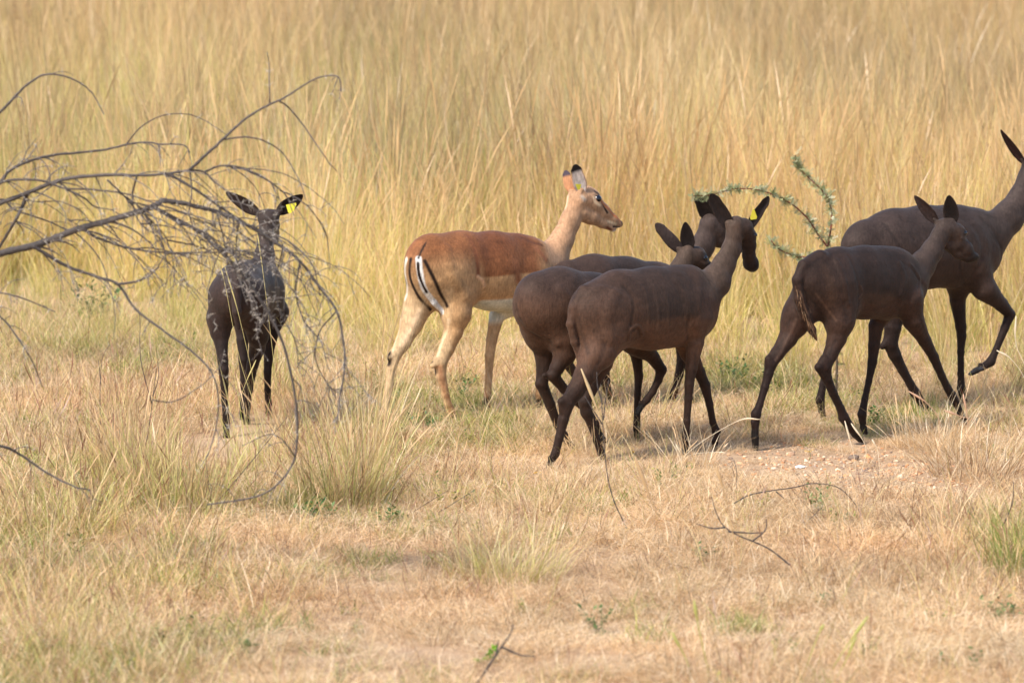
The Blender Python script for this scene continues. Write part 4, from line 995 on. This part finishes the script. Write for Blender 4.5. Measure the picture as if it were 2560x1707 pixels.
def branch(pts, r0, r1, twigs=0, tl=(.08, .28), d0=None, d1=None, ntw=None, name='branch', thd=26, droop=.12, spread=.25):
    P = np.array(pts, float)
    da = depth_near(*P[0]) if samples and d0 is None else (d0 or 0)
    if da is None: da = rb.uniform(-.15, .15)
    db = (da+rb.uniform(-spread, spread)) if d1 is None else d1
    Q = catmull(P, 6); t = np.linspace(0, 1, len(Q)); dep = da+(db-da)*t+.03*np.sin(t*9+rb.rand()*6)
    jit = np.cumsum(rb.normal(0, .45, (len(Q), 2)), 0); jit -= np.outer(t, jit[-1])
    W = np.array([at(q[0]+j[0], q[1]+j[1], BY+d) for q, j, d in zip(Q, jit, dep)])
    for q, d in zip(Q, dep): samples.append((q[0], q[1], d))
    rad_ = (r0+(r1-r0)*t**.8)*MPX
    kn = 1+.18*np.clip(np.sin(np.arange(len(Q))*1.9), 0, 1)
    mb = MB(); cc = WOODC*(1-t[:, None]*.6)+WOODL*(t[:, None]*.6)
    mb.tube(W, rad_*kn, 7, cc, 0); thorns(mb, W[len(W)//8:], r1, thd, rb)
    for k in range(int(twigs*2.2)):
        i = rb.randint(len(W)//5, len(W)-1); tg = W[min(i+1, len(W)-1)]-W[i-1]; tg /= np.linalg.norm(tg)
        sd = rb.normal(size=3)*np.array([1, .8, 1]); sd /= np.linalg.norm(sd)
        d = tg*.7+sd*.8; d /= np.linalg.norm(d); L = rb.uniform(*tl)
        T = twig_path(W[i], d, L, droop, rb); mb.tube(T, np.linspace(max(.0016, rad_[i]*.5), .0008, len(T)), 5, WOODL*rb.uniform(.8, 1.1), 0)
        thorns(mb, T, 1, thd*1.3, rb, .014)
        for m in range(rb.randint(0, 3)):
            j = rb.randint(2, len(T)-1); d2 = (T[j]-T[j-1]); d2 /= np.linalg.norm(d2); d2 = d2+rb.normal(0, .6, 3); d2 /= np.linalg.norm(d2)
            T2 = twig_path(T[j], d2, L*rb.uniform(.3, .6), droop, rb, 6); mb.tube(T2, np.linspace(.0013, .0006, len(T2)), 4, WOODL*rb.uniform(.8, 1.1), 0)
            thorns(mb, T2, 1, thd*1.3, rb, .012)
    mb.build(name, None, bush, bush_root, [M_WOOD, M_THORN])
branch([(-520, 1499), (-500, 1300), (-440, 1050), (-330, 830), (-200, 700)], 30, 18, 0, name='trunk', d0=-.1, d1=0, thd=0)
branch([(-200, 700), (-80, 660), (0, 632), (76, 615), (142, 594), (203, 571), (268, 553), (325, 536), (383, 515), (406, 500)], 10, 6.5, 4, d1=.02, thd=8)
branch([(-330, 830), (-200, 640), (-90, 550), (0, 509), (69, 483), (134, 456), (191, 442), (287, 437), (344, 437), (413, 433), (474, 423), (513, 429), (536, 452), (563, 475)], 7.5, 1.7, 9, d1=-.1, thd=16)
branch([(406, 500), (444, 504), (497, 517), (543, 532), (597, 552), (650, 582), (708, 620), (750, 655), (794, 715), (840, 779), (856, 853), (861, 921), (849, 990), (842, 1060)], 6.5, 1.8, 14, (.05, .2), spread=.1, thd=34, droop=.06)
branch([(474, 425), (498, 402), (528, 376), (559, 349), (589, 322), (628, 291), (674, 263), (716, 242), (758, 215), (796, 196), (834, 190), (850, 200), (853, 230)], 4.2, 1.3, 2, (.04, .1), thd=18)
branch([(697, 254), (727, 276), (765, 326), (796, 372), (823, 410), (842, 429)], 2.2, 1, 0)
branch([(674, 263), (675, 215), (672, 157), (668, 131)], 1.8, .8, 0)
branch([(559, 349), (612, 341), (666, 353), (704, 379), (735, 425), (754, 464), (765, 502)], 2.3, 1, 0)
branch([(513, 429), (547, 416), (593, 418), (643, 437), (689, 467), (716, 494), (735, 540)], 2.8, 1.1, 2, (.05, .12))
branch([(-200, 640), (-80, 540), (0, 456), (23, 425), (69, 402), (122, 387), (184, 381), (253, 374), (314, 362), (360, 356), (406, 362), (459, 364), (475, 383)], 5, 1.5, 7, (.05, .14), thd=18)
branch([(-330, 620), (-150, 420), (-60, 330), (0, 280), (23, 257), (50, 228), (80, 201), (115, 186), (157, 190), (199, 209), (230, 234), (245, 257), (260, 287)], 5, 1.1, 1, (.04, .1), thd=14)
branch([(314, 364), (344, 326), (383, 299), (421, 287), (478, 287), (524, 307), (566, 337)], 1.8, .9, 0)
branch([(203, 571), (249, 597), (306, 617), (383, 630), (459, 632), (555, 630), (631, 624)], 4, 1.3, 5, (.05, .16))
branch([(82, 615), (110, 632), (174, 669), (240, 692), (294, 710), (340, 774), (413, 830), (487, 885), (533, 940), (546, 1013), (537, 1082), (519, 1141)], 5, 1.2, 4, (.06, .2))
branch([(294, 710), (340, 703), (370, 690), (395, 669), (410, 640)], 3.5, 1.3, 3, (.05, .12))
branch([(383, 517), (421, 540), (497, 582), (543, 624), (597, 674), (650, 745), (698, 830), (721, 898), (739, 990), (746, 1059), (739, 1142), (707, 1197), (657, 1234), (588, 1252), (519, 1261)], 5, 1.8, 10, (.05, .18), thd=24)
branch([(160, 471), (207, 494), (237, 517), (283, 525)], 3, 1.2, 2, (.04, .1))
branch([(-90, 555), (-40, 500), (0, 460), (46, 450), (107, 452), (160, 471), (230, 473), (306, 483), (364, 502), (459, 532), (536, 555), (612, 559)], 4, 1.2, 7, (.06, .18))
branch([(413, 433), (478, 467), (536, 506), (597, 548), (650, 575), (720, 600), (781, 660), (800, 740)], 4, 1.5, 9, (.05, .16), thd=34)
branch([(-80, 545), (0, 500), (38, 525), (115, 552), (165, 575)], 3.2, 1.5, 3, (.06, .14))
branch([(69, 483), (55, 520), (38, 552), (11, 597), (-20, 650)], 5, 3, 2, (.06, .14))
branch([(268, 450), (310, 490), (345, 530), (400, 590), (440, 650), (470, 720)], 2.5, 1, 5, (.06, .16))
branch([(344, 437), (330, 500), (350, 560), (400, 600), (415, 650)], 2.5, 1, 4, (.05, .14))
branch([(-200, 720), (-80, 725), (0, 733), (69, 751), (138, 779)], 3.5, 1.2, 3, (.05, .14))
branch([(-200, 720), (-90, 750), (0, 793), (50, 857), (83, 912), (106, 967)], 3.2, 1.3, 3, (.05, .14))
branch([(-440, 1050), (-200, 1080), (0, 1114), (46, 1133), (119, 1183), (184, 1215), (225, 1225)], 5, 1.6, 3, (.05, .14))
branch([(381, 1000), (436, 1004), (505, 963), (551, 917), (560, 880)], 1.6, .9, 0, d0=-.1)
branch([(739, 1142), (700, 1095), (666, 1087), (606, 1114)], 1.8, .9, 1, (.04, .1))
branch([(840, 779), (800, 830), (790, 900), (820, 960), (850, 985)], 2, .9, 5, (.05, .14), droop=.03, thd=34)
branch([(750, 655), (740, 730), (760, 800), (800, 850), (815, 900)], 2.4, 1, 7, (.05, .15), droop=.03, thd=36)
branch([(708, 620), (690, 700), (700, 780), (735, 850), (745, 920)], 2.2, 1, 6, (.05, .15), droop=.03, thd=36)
branch([(597, 552), (590, 620), (600, 700), (640, 760), (650, 830)], 2.0, 1, 5, (.05, .14), droop=.04, thd=40)
branch([(543, 532), (560, 600), (570, 680), (560, 740)], 2.0, 1, 4, (.05, .13), droop=.04, thd=40)
branch([(474, 425), (480, 480), (475, 540), (500, 600), (505, 660)], 2.2, 1, 4, (.05, .13), droop=.05, thd=30)

for k in range(52):                       # the tangle of secondary shoots
    S_ = np.array(samples); c_ = S_[(S_[:, 0] > 20) & (S_[:, 0] < 700) & (S_[:, 1] > 400) & (S_[:, 1] < 640)]
    x0, y0, dd = c_[rb.randint(len(c_))]; L_ = rb.uniform(140, 330); a_ = rb.uniform(-.1, .75); pts_ = [(x0, y0)]; x_, y_ = x0, y0
    for m in range(6):
        x_ += L_/6*math.cos(a_); y_ += L_/6*math.sin(a_); a_ += rb.uniform(.05, .30); pts_.append((x_, y_))
    branch(pts_, rb.uniform(1.2, 2.3), .7, rb.randint(0, 3), (.05, .14), thd=26, spread=.3)
# ================================================================= GREEN THORN SHRUB behind the calf
SY = Fa.Y+.75
sroot = at(2090, 985, SY); sroot[2] = 0
shrub = empty('acacia_shrub', sroot, 'small green thorny shrub with feathery arching sprigs between two dark impalas', 'shrub')
rs_ = np.random.RandomState(4)
def sprig(pts, r0, r1, dens=210, d=(0, 0), leaf=True, parent=shrub, Y=SY, lcol=(lin(164, 162, 112), lin(134, 138, 90), lin(184, 180, 138)), name='sprig', root=sroot, red=lin(120, 66, 48), ls=.015, thn=34):
    Q = catmull(np.array(pts, float), 6); t = np.linspace(0, 1, len(Q))
    W = np.array([at(q[0], q[1], Y+d[0]+(d[1]-d[0])*a) for q, a in zip(Q, t)]); mb = MB()
    mb.tube(W, np.linspace(r0, r1, len(W))*Y/FPX, 6, red, 0)
    if thn: thorns(mb, W, 1, thn, rs_, .022)
    if leaf:
        L = np.linalg.norm(np.diff(W, axis=0), axis=1).sum(); V = []; F = []; C = []; q = 0
        for k in range(int(L*dens/3.0)):
            i = rs_.randint(0, len(W)-1); p = W[i]+(W[i+1]-W[i])*rs_.rand()
            c = lcol[rs_.randint(len(lcol))]*rs_.uniform(.7, 1.2)
            for m in range(rs_.randint(2, 5)):        # pinnate leaf: rachis with leaflet pairs
                dr = rs_.normal(size=3); dr[2] += .3; dr /= np.linalg.norm(dr); ln = rs_.uniform(.020, .048); s2 = np.cross(dr, rs_.normal(size=3)); s2 /= np.linalg.norm(s2)
                for u in np.linspace(.2, 1, 6):
                    for sg in (-1, 1):
                        b = p+dr*ln*u; e = b+(s2*sg+dr*.4)*ls*.55*(1.1-.5*u); w_ = np.cross(s2, dr)*.0004+dr*.0016
                        V += [b-w_, b+w_, e+w_*.7, e-w_*.7]; F.append([q, q+1, q+2, q+3]); q += 4; C += [c]*4
        if V: mb.add(np.array(V), np.array(F), np.array(C), 2)
    mb.build(name, None, parent, root, [M_WOOD, M_THORN, M_LEAF])
sprig([(2090, 985), (2092, 900), (2085, 780), (2078, 690), (2069, 618)], 3.4, 3, 40, name='stem', red=lin(90, 76, 60), lcol=(DGR, GRN*.7))
sprig([(2069, 618), (2045, 586), (2030, 562), (2013, 540), (1982, 512), (1948, 494), (1915, 480), (1883, 473), (1839, 472), (1811, 478), (1774, 488), (1733, 490)], 2.6, 1.2, 400, (0, -.2))
sprig([(2069, 618), (2076, 577), (2079, 544), (2076, 512), (2065, 488), (2045, 466), (2024, 447), (2004, 427), (1991, 410), (1988, 388)], 2.6, 1.2, 440, (0, .15))
sprig([(2085, 700), (2060, 660), (2019, 644), (1989, 642), (1963, 631), (1943, 620), (1928, 601)], 2.4, 1.2, 420, (0, -.1))
sprig([(2089, 800), (2040, 780), (1990, 800)], 2, 1, 300, (0, -.1))

# ================================================================= TUFTS (each one a thing)
def tuft(px, py, rad_, h, n, cols, base, label, seed, lean=(.0, .5), curl=(.1, .8), wid=(.002, .004), head=.2, seg=8, name='grass_tuft', cat='grass tuft', group=None):
    g_ = ground_at(px, py)
    V, F, C = blades(n, rad_, h, wid, lean, curl, cols, seg, head=head, headc=TAN, base_tint=base, seed=seed, clump=True, hp=1.7)
    o = mesh_obj(name, V+g_, F, M_TUFT, None, C, True, g_); return tag(o, label, cat, group)
M_TUFT = grass_mat('tuft_grass', .35, False)
tuft(862, 1275, .19, (.18, .68), 420, [YEL*.85, OLV*.8, ST2*.8, BRO, TAN, BRO, OLV], DGR*.8, 'big grass tuft with tall straws below the arching thorny branches', 301, (.0, .8), (.05, .9), wid=(.002, .0045))
tuft(905, 1240, .08, (.45, .85), 120, [ST, YEL, TAN], OLV, 'reddish leaning straw tuft beside the brown impala hind hoof', 311, (.05, .4), (.05, .5))
tuft(440, 1285, .22, (.15, .46), 420, [ST2, TAN, OLV, YEL, BRO], GRN*.8, 'mid sized tuft with a dark green base below the impala seen from behind', 302)
tuft(330, 1215, .16, (.20, .45), 300, [ST2, TAN, BRO, OLV], OLV, 'brownish dry tuft left of the green based one', 303)
tuft(650, 1175, .13, (.20, .50), 110, [YEL, ST, OLV, ST2], OLV, 'loose yellow tuft of thin straws right in front of the black hooves at left', 304, (.0, .5))
tuft(700, 1000, .10, (.5, .95), 90, [YEL, ST, OLV], OLV, 'thin tall straws standing right of the impala seen from behind', 305, (.0, .35), (.0, .4))
tuft(1270, 1445, .20, (.12, .34), 330, [YEL, OLV, ST, ST2], OLV*.8, 'low spreading yellow green tuft in the bottom centre foreground', 306, (.1, .9))
tuft(1340, 1290, .13, (.08, .22), 260, [TAN, ST2, ST2], BRO, 'small rounded tan tuft below the rear hoof of the middle group', 307, (.3, 1.2))
tuft(2575, 1445, .15, (.2, .42), 260, [GRN, OLV, YEL, GRN*.8], DGR, 'green tuft half cut off by the right edge', 308, (.0, .7))
tuft(1470, 1140, .12, (.10, .34), 70, [ST2, TAN, ST, BRO], TAN, 'wispy tan straws around the rear hooves of the tagged dark impala', 314, (.05, .9))
tuft(1740, 1165, .12, (.10, .32), 60, [PAL, ST, TAN], TAN, 'wispy pale straws around the fore hooves of the tagged dark impala', 315, (.05, .9))
tuft(2440, 1190, .20, (.12, .34), 330, [ST, PAL, TAN, BRO], BRO, 'dry pale tuft right of the bare patch', 309, (.1, 1.0))
tuft(2330, 1120, .16, (.15, .35), 180, [PAL, ST, TAN], TAN, 'airy pale straw tuft under the calf forehoof', 310, (.1, .9))
tuft(760, 790, .25, (.7, 1.15), 150, [YEL, OLV, ST], OLV, 'tall yellow straws rising between the impala seen from behind and the brown one', 312, (.0, .3), (.0, .4))
tuft(150, 1350, .22, (.15, .40), 420, [OLV, TAN, BRO, YEL], OLV*.8, 'olive weedy tuft near the left edge of the foreground', 313, (.1, 1.0))
# near, out-of-focus stalks
def stalks(px, pyb, Y, lines, label, col=TAN, w=.003, name='grass_stalk', cat='grass stalk'):
    b0 = at(px, pyb, Y); b0[2] = 0; mb = MB()
    for L in lines:
        Q = catmull(np.array(L, float), 6); W = np.array([at(q[0], q[1], Y) for q in Q]); t = np.linspace(0, 1, len(W))
        if W[0][2] > .02: W = np.vstack([[W[0][0], Y, 0], W]); t = np.linspace(0, 1, len(W))
        mb.tube(W, w*(.6+1.6*np.exp(-((t-.86)/.10)**2)), 5, col*.95)
    return tag(mb.build(name, M_TUFT, None, b0), label, cat)
def gy(py): return float(ground_at(1280, py)[1])
stalks(1705, 1560, gy(1560), [[(1705, 1560), (1690, 1440), (1650, 1310), (1620, 1230), (1587, 1140)]], 'blurred tan seed stalk leaning left in front of the middle impala')
stalks(1850, 1520, gy(1520), [[(1850, 1520), (1845, 1420), (1828, 1310), (1806, 1215), (1790, 1165)]], 'blurred tan seed stalk rising below the calf hind hoof')
stalks(1520, 1240, gy(1240)+.1, [[(1545, 1240), (1535, 1120), (1500, 1040), (1453, 922)]], 'thick bent straw crossing the hind leg of the tagged dark impala', ST2, .0035)
stalks(1720, 1700, gy(1700), [[(1790, 1760), (1765, 1650), (1745, 1560), (1735, 1500)], [(1740, 1760), (1720, 1660), (1680, 1580)]], 'green blurred stalks at the bottom edge right of centre', OLV, .003)
stalks(2060, 1720, gy(1700), [[(2040, 1740), (2100, 1640), (2170, 1540)], [(2060, 1740), (2110, 1660), (2140, 1590)], [(1990, 1740), (2040, 1600), (2060, 1560)]], 'fan of blurred green stalks at the bottom edge toward the right', OLV, .003)
stalks(2150, 1180, gy(1180), [[(2140, 1190), (2135, 1140), (2112, 1052)], [(2150, 1190), (2165, 1120), (2128, 1058)], [(2200, 1190), (2195, 1130), (2180, 1098)]], 'pale nodding seed heads in front of the calf hind hoof', PAL, .0022)
stalks(2330, 1150, gy(1150), [[(2340, 1150), (2350, 1060), (2320, 1010), (2272, 978)], [(2410, 1150), (2440, 1060), (2400, 1040), (2362, 1026)], [(2412, 1150), (2420, 1060), (2408, 985)]], 'pinkish seed heads crossing the calf forelegs', lin(214, 170, 134), .0025)
stalks(2560, 1080, gy(1060), [[(2570, 1080), (2565, 960), (2530, 900), (2492, 876)], [(2575, 1080), (2570, 940), (2540, 860), (2540, 790)]], 'pale seed head stalks at the right edge below the lifted foreleg', PAL, .0024)
stalks(1690, 1190, gy(1180), [[(1660, 1190), (1700, 1150), (1760, 1100), (1850, 1050), (1900, 1048)], [(1700, 1190), (1720, 1140), (1790, 1130), (1815, 1133)], [(1690, 1190), (1705, 1150), (1690, 1110)]], 'long fallen straw arching between the middle impala forelegs and the calf', PAL, .0018)
stalks(640, 1190, gy(1180), [[(700, 1200), (650, 1050), (600, 900), (560, 700), (540, 640)], [(640, 1200), (640, 1000), (600, 800), (560, 660)], [(720, 1200), (690, 950), (660, 700), (640, 560)], [(560, 1200), (600, 1000), (640, 900)]], 'thin curving straws crossing in front of the impala seen from behind', YEL, .0015)

# ================================================================= TWIGS, DRY STEMS, WEEDS, FLOWERS
def twig(lines, Y, r, label, name='dead_twig', cat='twig', col=WOODC, base=None):
    mb = MB(); b0 = None
    for L in lines:
        Q = catmull(np.array(L, float), 6)
        n = len(Q); W = []
        for q in Q:
            p = at(q[0], q[1], Y); W.append(p)
        W = np.array(W); W[:, 2] = np.maximum(W[:, 2], .004)
        if b0 is None: b0 = np.array([W[0][0], Y, 0.])
        mb.tube(W, np.linspace(r, r*.45, n)*(1+.2*np.sin(np.arange(n)*2.3)), 5, col*np.ones(3))
    return tag(mb.build(name, M_WOOD, None, b0), label, cat)
twig([[(1576, 1342), (1556, 1298), (1534, 1249), (1518, 1184), (1510, 1107), (1506, 1040), (1502, 960)], [(1508, 1050), (1514, 1000), (1522, 950)], [(1506, 1010), (1494, 965), (1492, 930)], [(1505, 1060), (1480, 1020), (1462, 990)]], gy(1340), .0028, 'thin dark upright stem in front of the hind legs of the tagged dark impala')
twig([[(1975, 1412), (1966, 1405), (1928, 1375), (1890, 1356), (1844, 1337), (1809, 1314), (1790, 1280), (1779, 1241)], [(1882, 1352), (1913, 1325), (1916, 1298)], [(1812, 1318), (1780, 1320), (1742, 1309)], [(1820, 1328), (1880, 1332), (1905, 1330)]], gy(1455), .0034, 'dead thorny twig lying among the straw right of the bottom centre')
twig([[(1835, 1258), (1874, 1237), (1928, 1226), (1985, 1218), (2031, 1208), (2085, 1214), (2115, 1233), (2138, 1260), (2154, 1287)], [(1940, 1228), (1960, 1245)]], gy(1310), .0028, 'long thin twig arching over the lower side of the bare patch')
twig([[(1990, 1310), (2020, 1300), (2055, 1268)], [(2000, 1318), (2060, 1320), (2110, 1325)]], gy(1325), .0022, 'short forked twig under the arching one')
twig([[(1185, 1720), (1254, 1616), (1275, 1585), (1283, 1560)], [(1254, 1616), (1300, 1636), (1340, 1640)], [(1240, 1640), (1246, 1600)]], gy(1720), .004, 'blurred dead branch at the bottom edge left of centre')
twig([[(360, 1140), (375, 1050), (385, 970), (395, 900)], [(382, 990), (395, 950), (397, 905)], [(380, 1010), (352, 900), (350, 800), (345, 770)]], gy(1180), .002, 'thin dark forked stem left of the impala seen from behind')
twig([[(252, 1080), (250, 1000), (255, 900), (275, 860)], [(252, 960), (246, 900)]], gy(1110), .0018, 'thin grey forked stem near the left edge')
twig([[(208, 1150), (203, 1090), (187, 1040)], [(206, 1120), (215, 1080), (218, 1060)], [(204, 1100), (196, 1065)]], gy(1160), .003, 'short dark seed stem in the dry tufts at left', col=lin(110, 70, 50))
twig([[(510, 1290), (590, 1200), (680, 1090), (720, 1040)], [(530, 1270), (520, 1200), (515, 1140)]], gy(1290), .002, 'thin dark stem leaning right across the tufts below the thorny branches')
twig([[(1000, 1300), (1060, 1262), (1120, 1225)], [(1080, 1290), (1130, 1260), (1190, 1222)]], gy(1300), .0018, 'pair of thin fallen stems left of the middle group')
twig([[(1840, 1240), (1842, 1180), (1835, 1150)]], gy(1240), .002, 'short stub stem at the left end of the bare patch')
twig([[(2500, 1330), (2530, 1260), (2534, 1205)], [(2520, 1290), (2495, 1330), (2470, 1360)]], gy(1350), .003, 'dark upright twig near the right edge of the foreground')
def weed(px, py, rad_, h, ls, cols, label, seed, stems=8, n=10):
    g_ = ground_at(px, py); V, F, C = leafy(n, rad_, h, ls, cols, seed, stems)
    o = mesh_obj('weed', V+g_, F, M_LEAF, None, C, False, g_); return tag(o, label, 'weed')
G1 = lin(70, 104, 48); G2 = lin(96, 122, 62); G3 = lin(120, 140, 80)
weed(780, 1310, .10, .12, .026, [G1, G2], 'dark green leafy weed at the foot of the big straw tuft', 401, 14)
weed(985, 1318, .08, .09, .024, [G1, G2], 'dark green leafy weed between the big tuft and the low yellow one', 402, 12)
weed(2058, 1290, .05, .16, .020, [G2, G3], 'upright greyish green weed on the near side of the bare patch', 403, 8, 14)
weed(1755, 1400, .05, .07, .020, [G1, G2], 'small dark green weed left of the dead thorny twig', 404, 7)
weed(1760, 1298, .03, .05, .022, [lin(130, 150, 60)], 'tiny bright green weed above the dead thorny twig', 405, 4)
weed(1508, 1590, .05, .13, .020, [G1, G2], 'small upright green weed in the bottom centre', 406, 6, 14)
weed(1212, 1660, .02, .07, .034, [lin(120, 160, 40)], 'bright green leaf cluster at the bottom edge', 407, 4, 5)
weed(2430, 1680, .04, .10, .020, [G1, G2], 'small dark green weed at the bottom right corner', 408, 6)
weed(2065, 1525, .05, .07, .018, [G1, G2], 'low green weed in the right foreground straw', 409, 6)
weed(2520, 1560, .08, .12, .022, [G1, G2, G3], 'green weed bearing yellow flowers by the right edge', 410, 12)
weed(1840, 965, .09, .16, .022, [G1, G2], 'patch of green weeds between the middle group and the calf', 411, 22)
weed(1160, 1015, .06, .18, .02, [G2, G1], 'leafy green weed behind the hind legs of the small dark impala', 412, 10)
weed(1060, 1080, .18, .10, .02, [G2, G3, G1], 'low feathery green weed under the brown impala', 413, 26)
weed(2180, 1060, .05, .08, .024, [G2, G1], 'low green weed under the calf belly', 414, 16)
weed(250, 830, .07, .30, .035, [G2, G1], 'dark green weedy patch under the thorny branch at left', 415, 30, 16)
weed(620, 1640, .02, .06, .04, [G1], 'dark green leaves at the bottom edge below the thorny bush', 416, 4, 4)
# blurred weeds far in the tall grass
def farweed(px, py, Y, h, label, seed, rad_=.25, cols=(OLV*.6, DGR)):
    p = at(px, py, Y); p[2] = 0
    V, F, C = leafy(26, rad_, h, .05, list(cols), seed, 12); V2, F2, C2 = blades(10, .1, (h*.8, h), (.006, .01), (.0, .3), (0, .2), [BRO, TAN*.7], 5, seed=seed)
    V, F, C = merge((V, F, C), (V2, F2, C2)); o = mesh_obj('tall_weed', V+p, F, M_LEAF, None, C, False, p); return tag(o, label, 'weed')
farweed(905, 130, 44, 1.7, 'blurred dark weed in the far grass above the tagged brown head', 501)
farweed(840, 140, 43, 1.5, 'blurred bare weed left of the dark far weed', 502, .15)
farweed(290, 80, 46, 1.75, 'blurred brown weed stem high in the grass at upper left', 503, .15, (BRO, OLV*.6))
farweed(35, 180, 40, 1.7, 'blurred brown weed by the upper left edge', 504, .15, (BRO*.9, TAN*.6))
farweed(1080, 0, 52, 1.6, 'blurred bright green bush at the top edge left of centre', 505, .35, (lin(110, 150, 60), G2))
farweed(1400, 20, 50, 1.6, 'blurred dull green bush at the top edge near the centre', 506, .45, (G3*.8, G2))
farweed(1600, 70, 48, 1.5, 'blurred dull green bush right of the centre top one', 507, .35, (G3*.8, G2))
# yellow flowers
def flower(px, py, Y, label):
    p = at(px, py, Y); rf = np.random.RandomState(int(px)); root = empty('flower', (p[0], Y, 0), label, 'flower'); b = np.array([p[0], Y, 0.])
    mb = MB(); mb.tube(np.array([b, (b+p)/2+np.array([.006, 0, 0]), p]), [.0016, .0013, .001], 5, G2); mb.build('stem', M_LEAF, root, b)
    mb = MB()
    for h in range(5):
        c = p+rf.normal(0, .005, 3)
        for k in range(7):
            a = k/7*6.28; d = np.array([math.cos(a), math.sin(a)*.8, .35]); s2 = np.array([-math.sin(a), math.cos(a), 0])
            mb.add(np.array([c, c+d*.004+s2*.0022, c+d*.0075, c+d*.004-s2*.0022]), np.array([[0, 1, 2, 3]]))
    mb.build('bloom', M_FLOWER, root, b)
flower(1584, 1130, gy(1150), 'yellow flower between the hind and fore hooves of the tagged dark impala')
flower(1342, 1183, gy(1205), 'tiny yellow flower left of the rearmost hoof of the middle group')
flower(2023, 1126, gy(1150), 'yellow flower at the far side of the bare patch behind the white stone')
flower(2533, 1474, gy(1510), 'yellow flower on the weed by the right edge')
flower(1047, 1088, gy(1105), 'yellow flower right of the brown impala hind hoof')
flower(147, 415, 24.5, 'yellow flower under the upper thorny branch near the left edge')
flower(1700, 1000+45, gy(1065), 'tiny yellow flower behind the forelegs of the tagged dark impala')
print('done', round(time.time()-T0, 1))
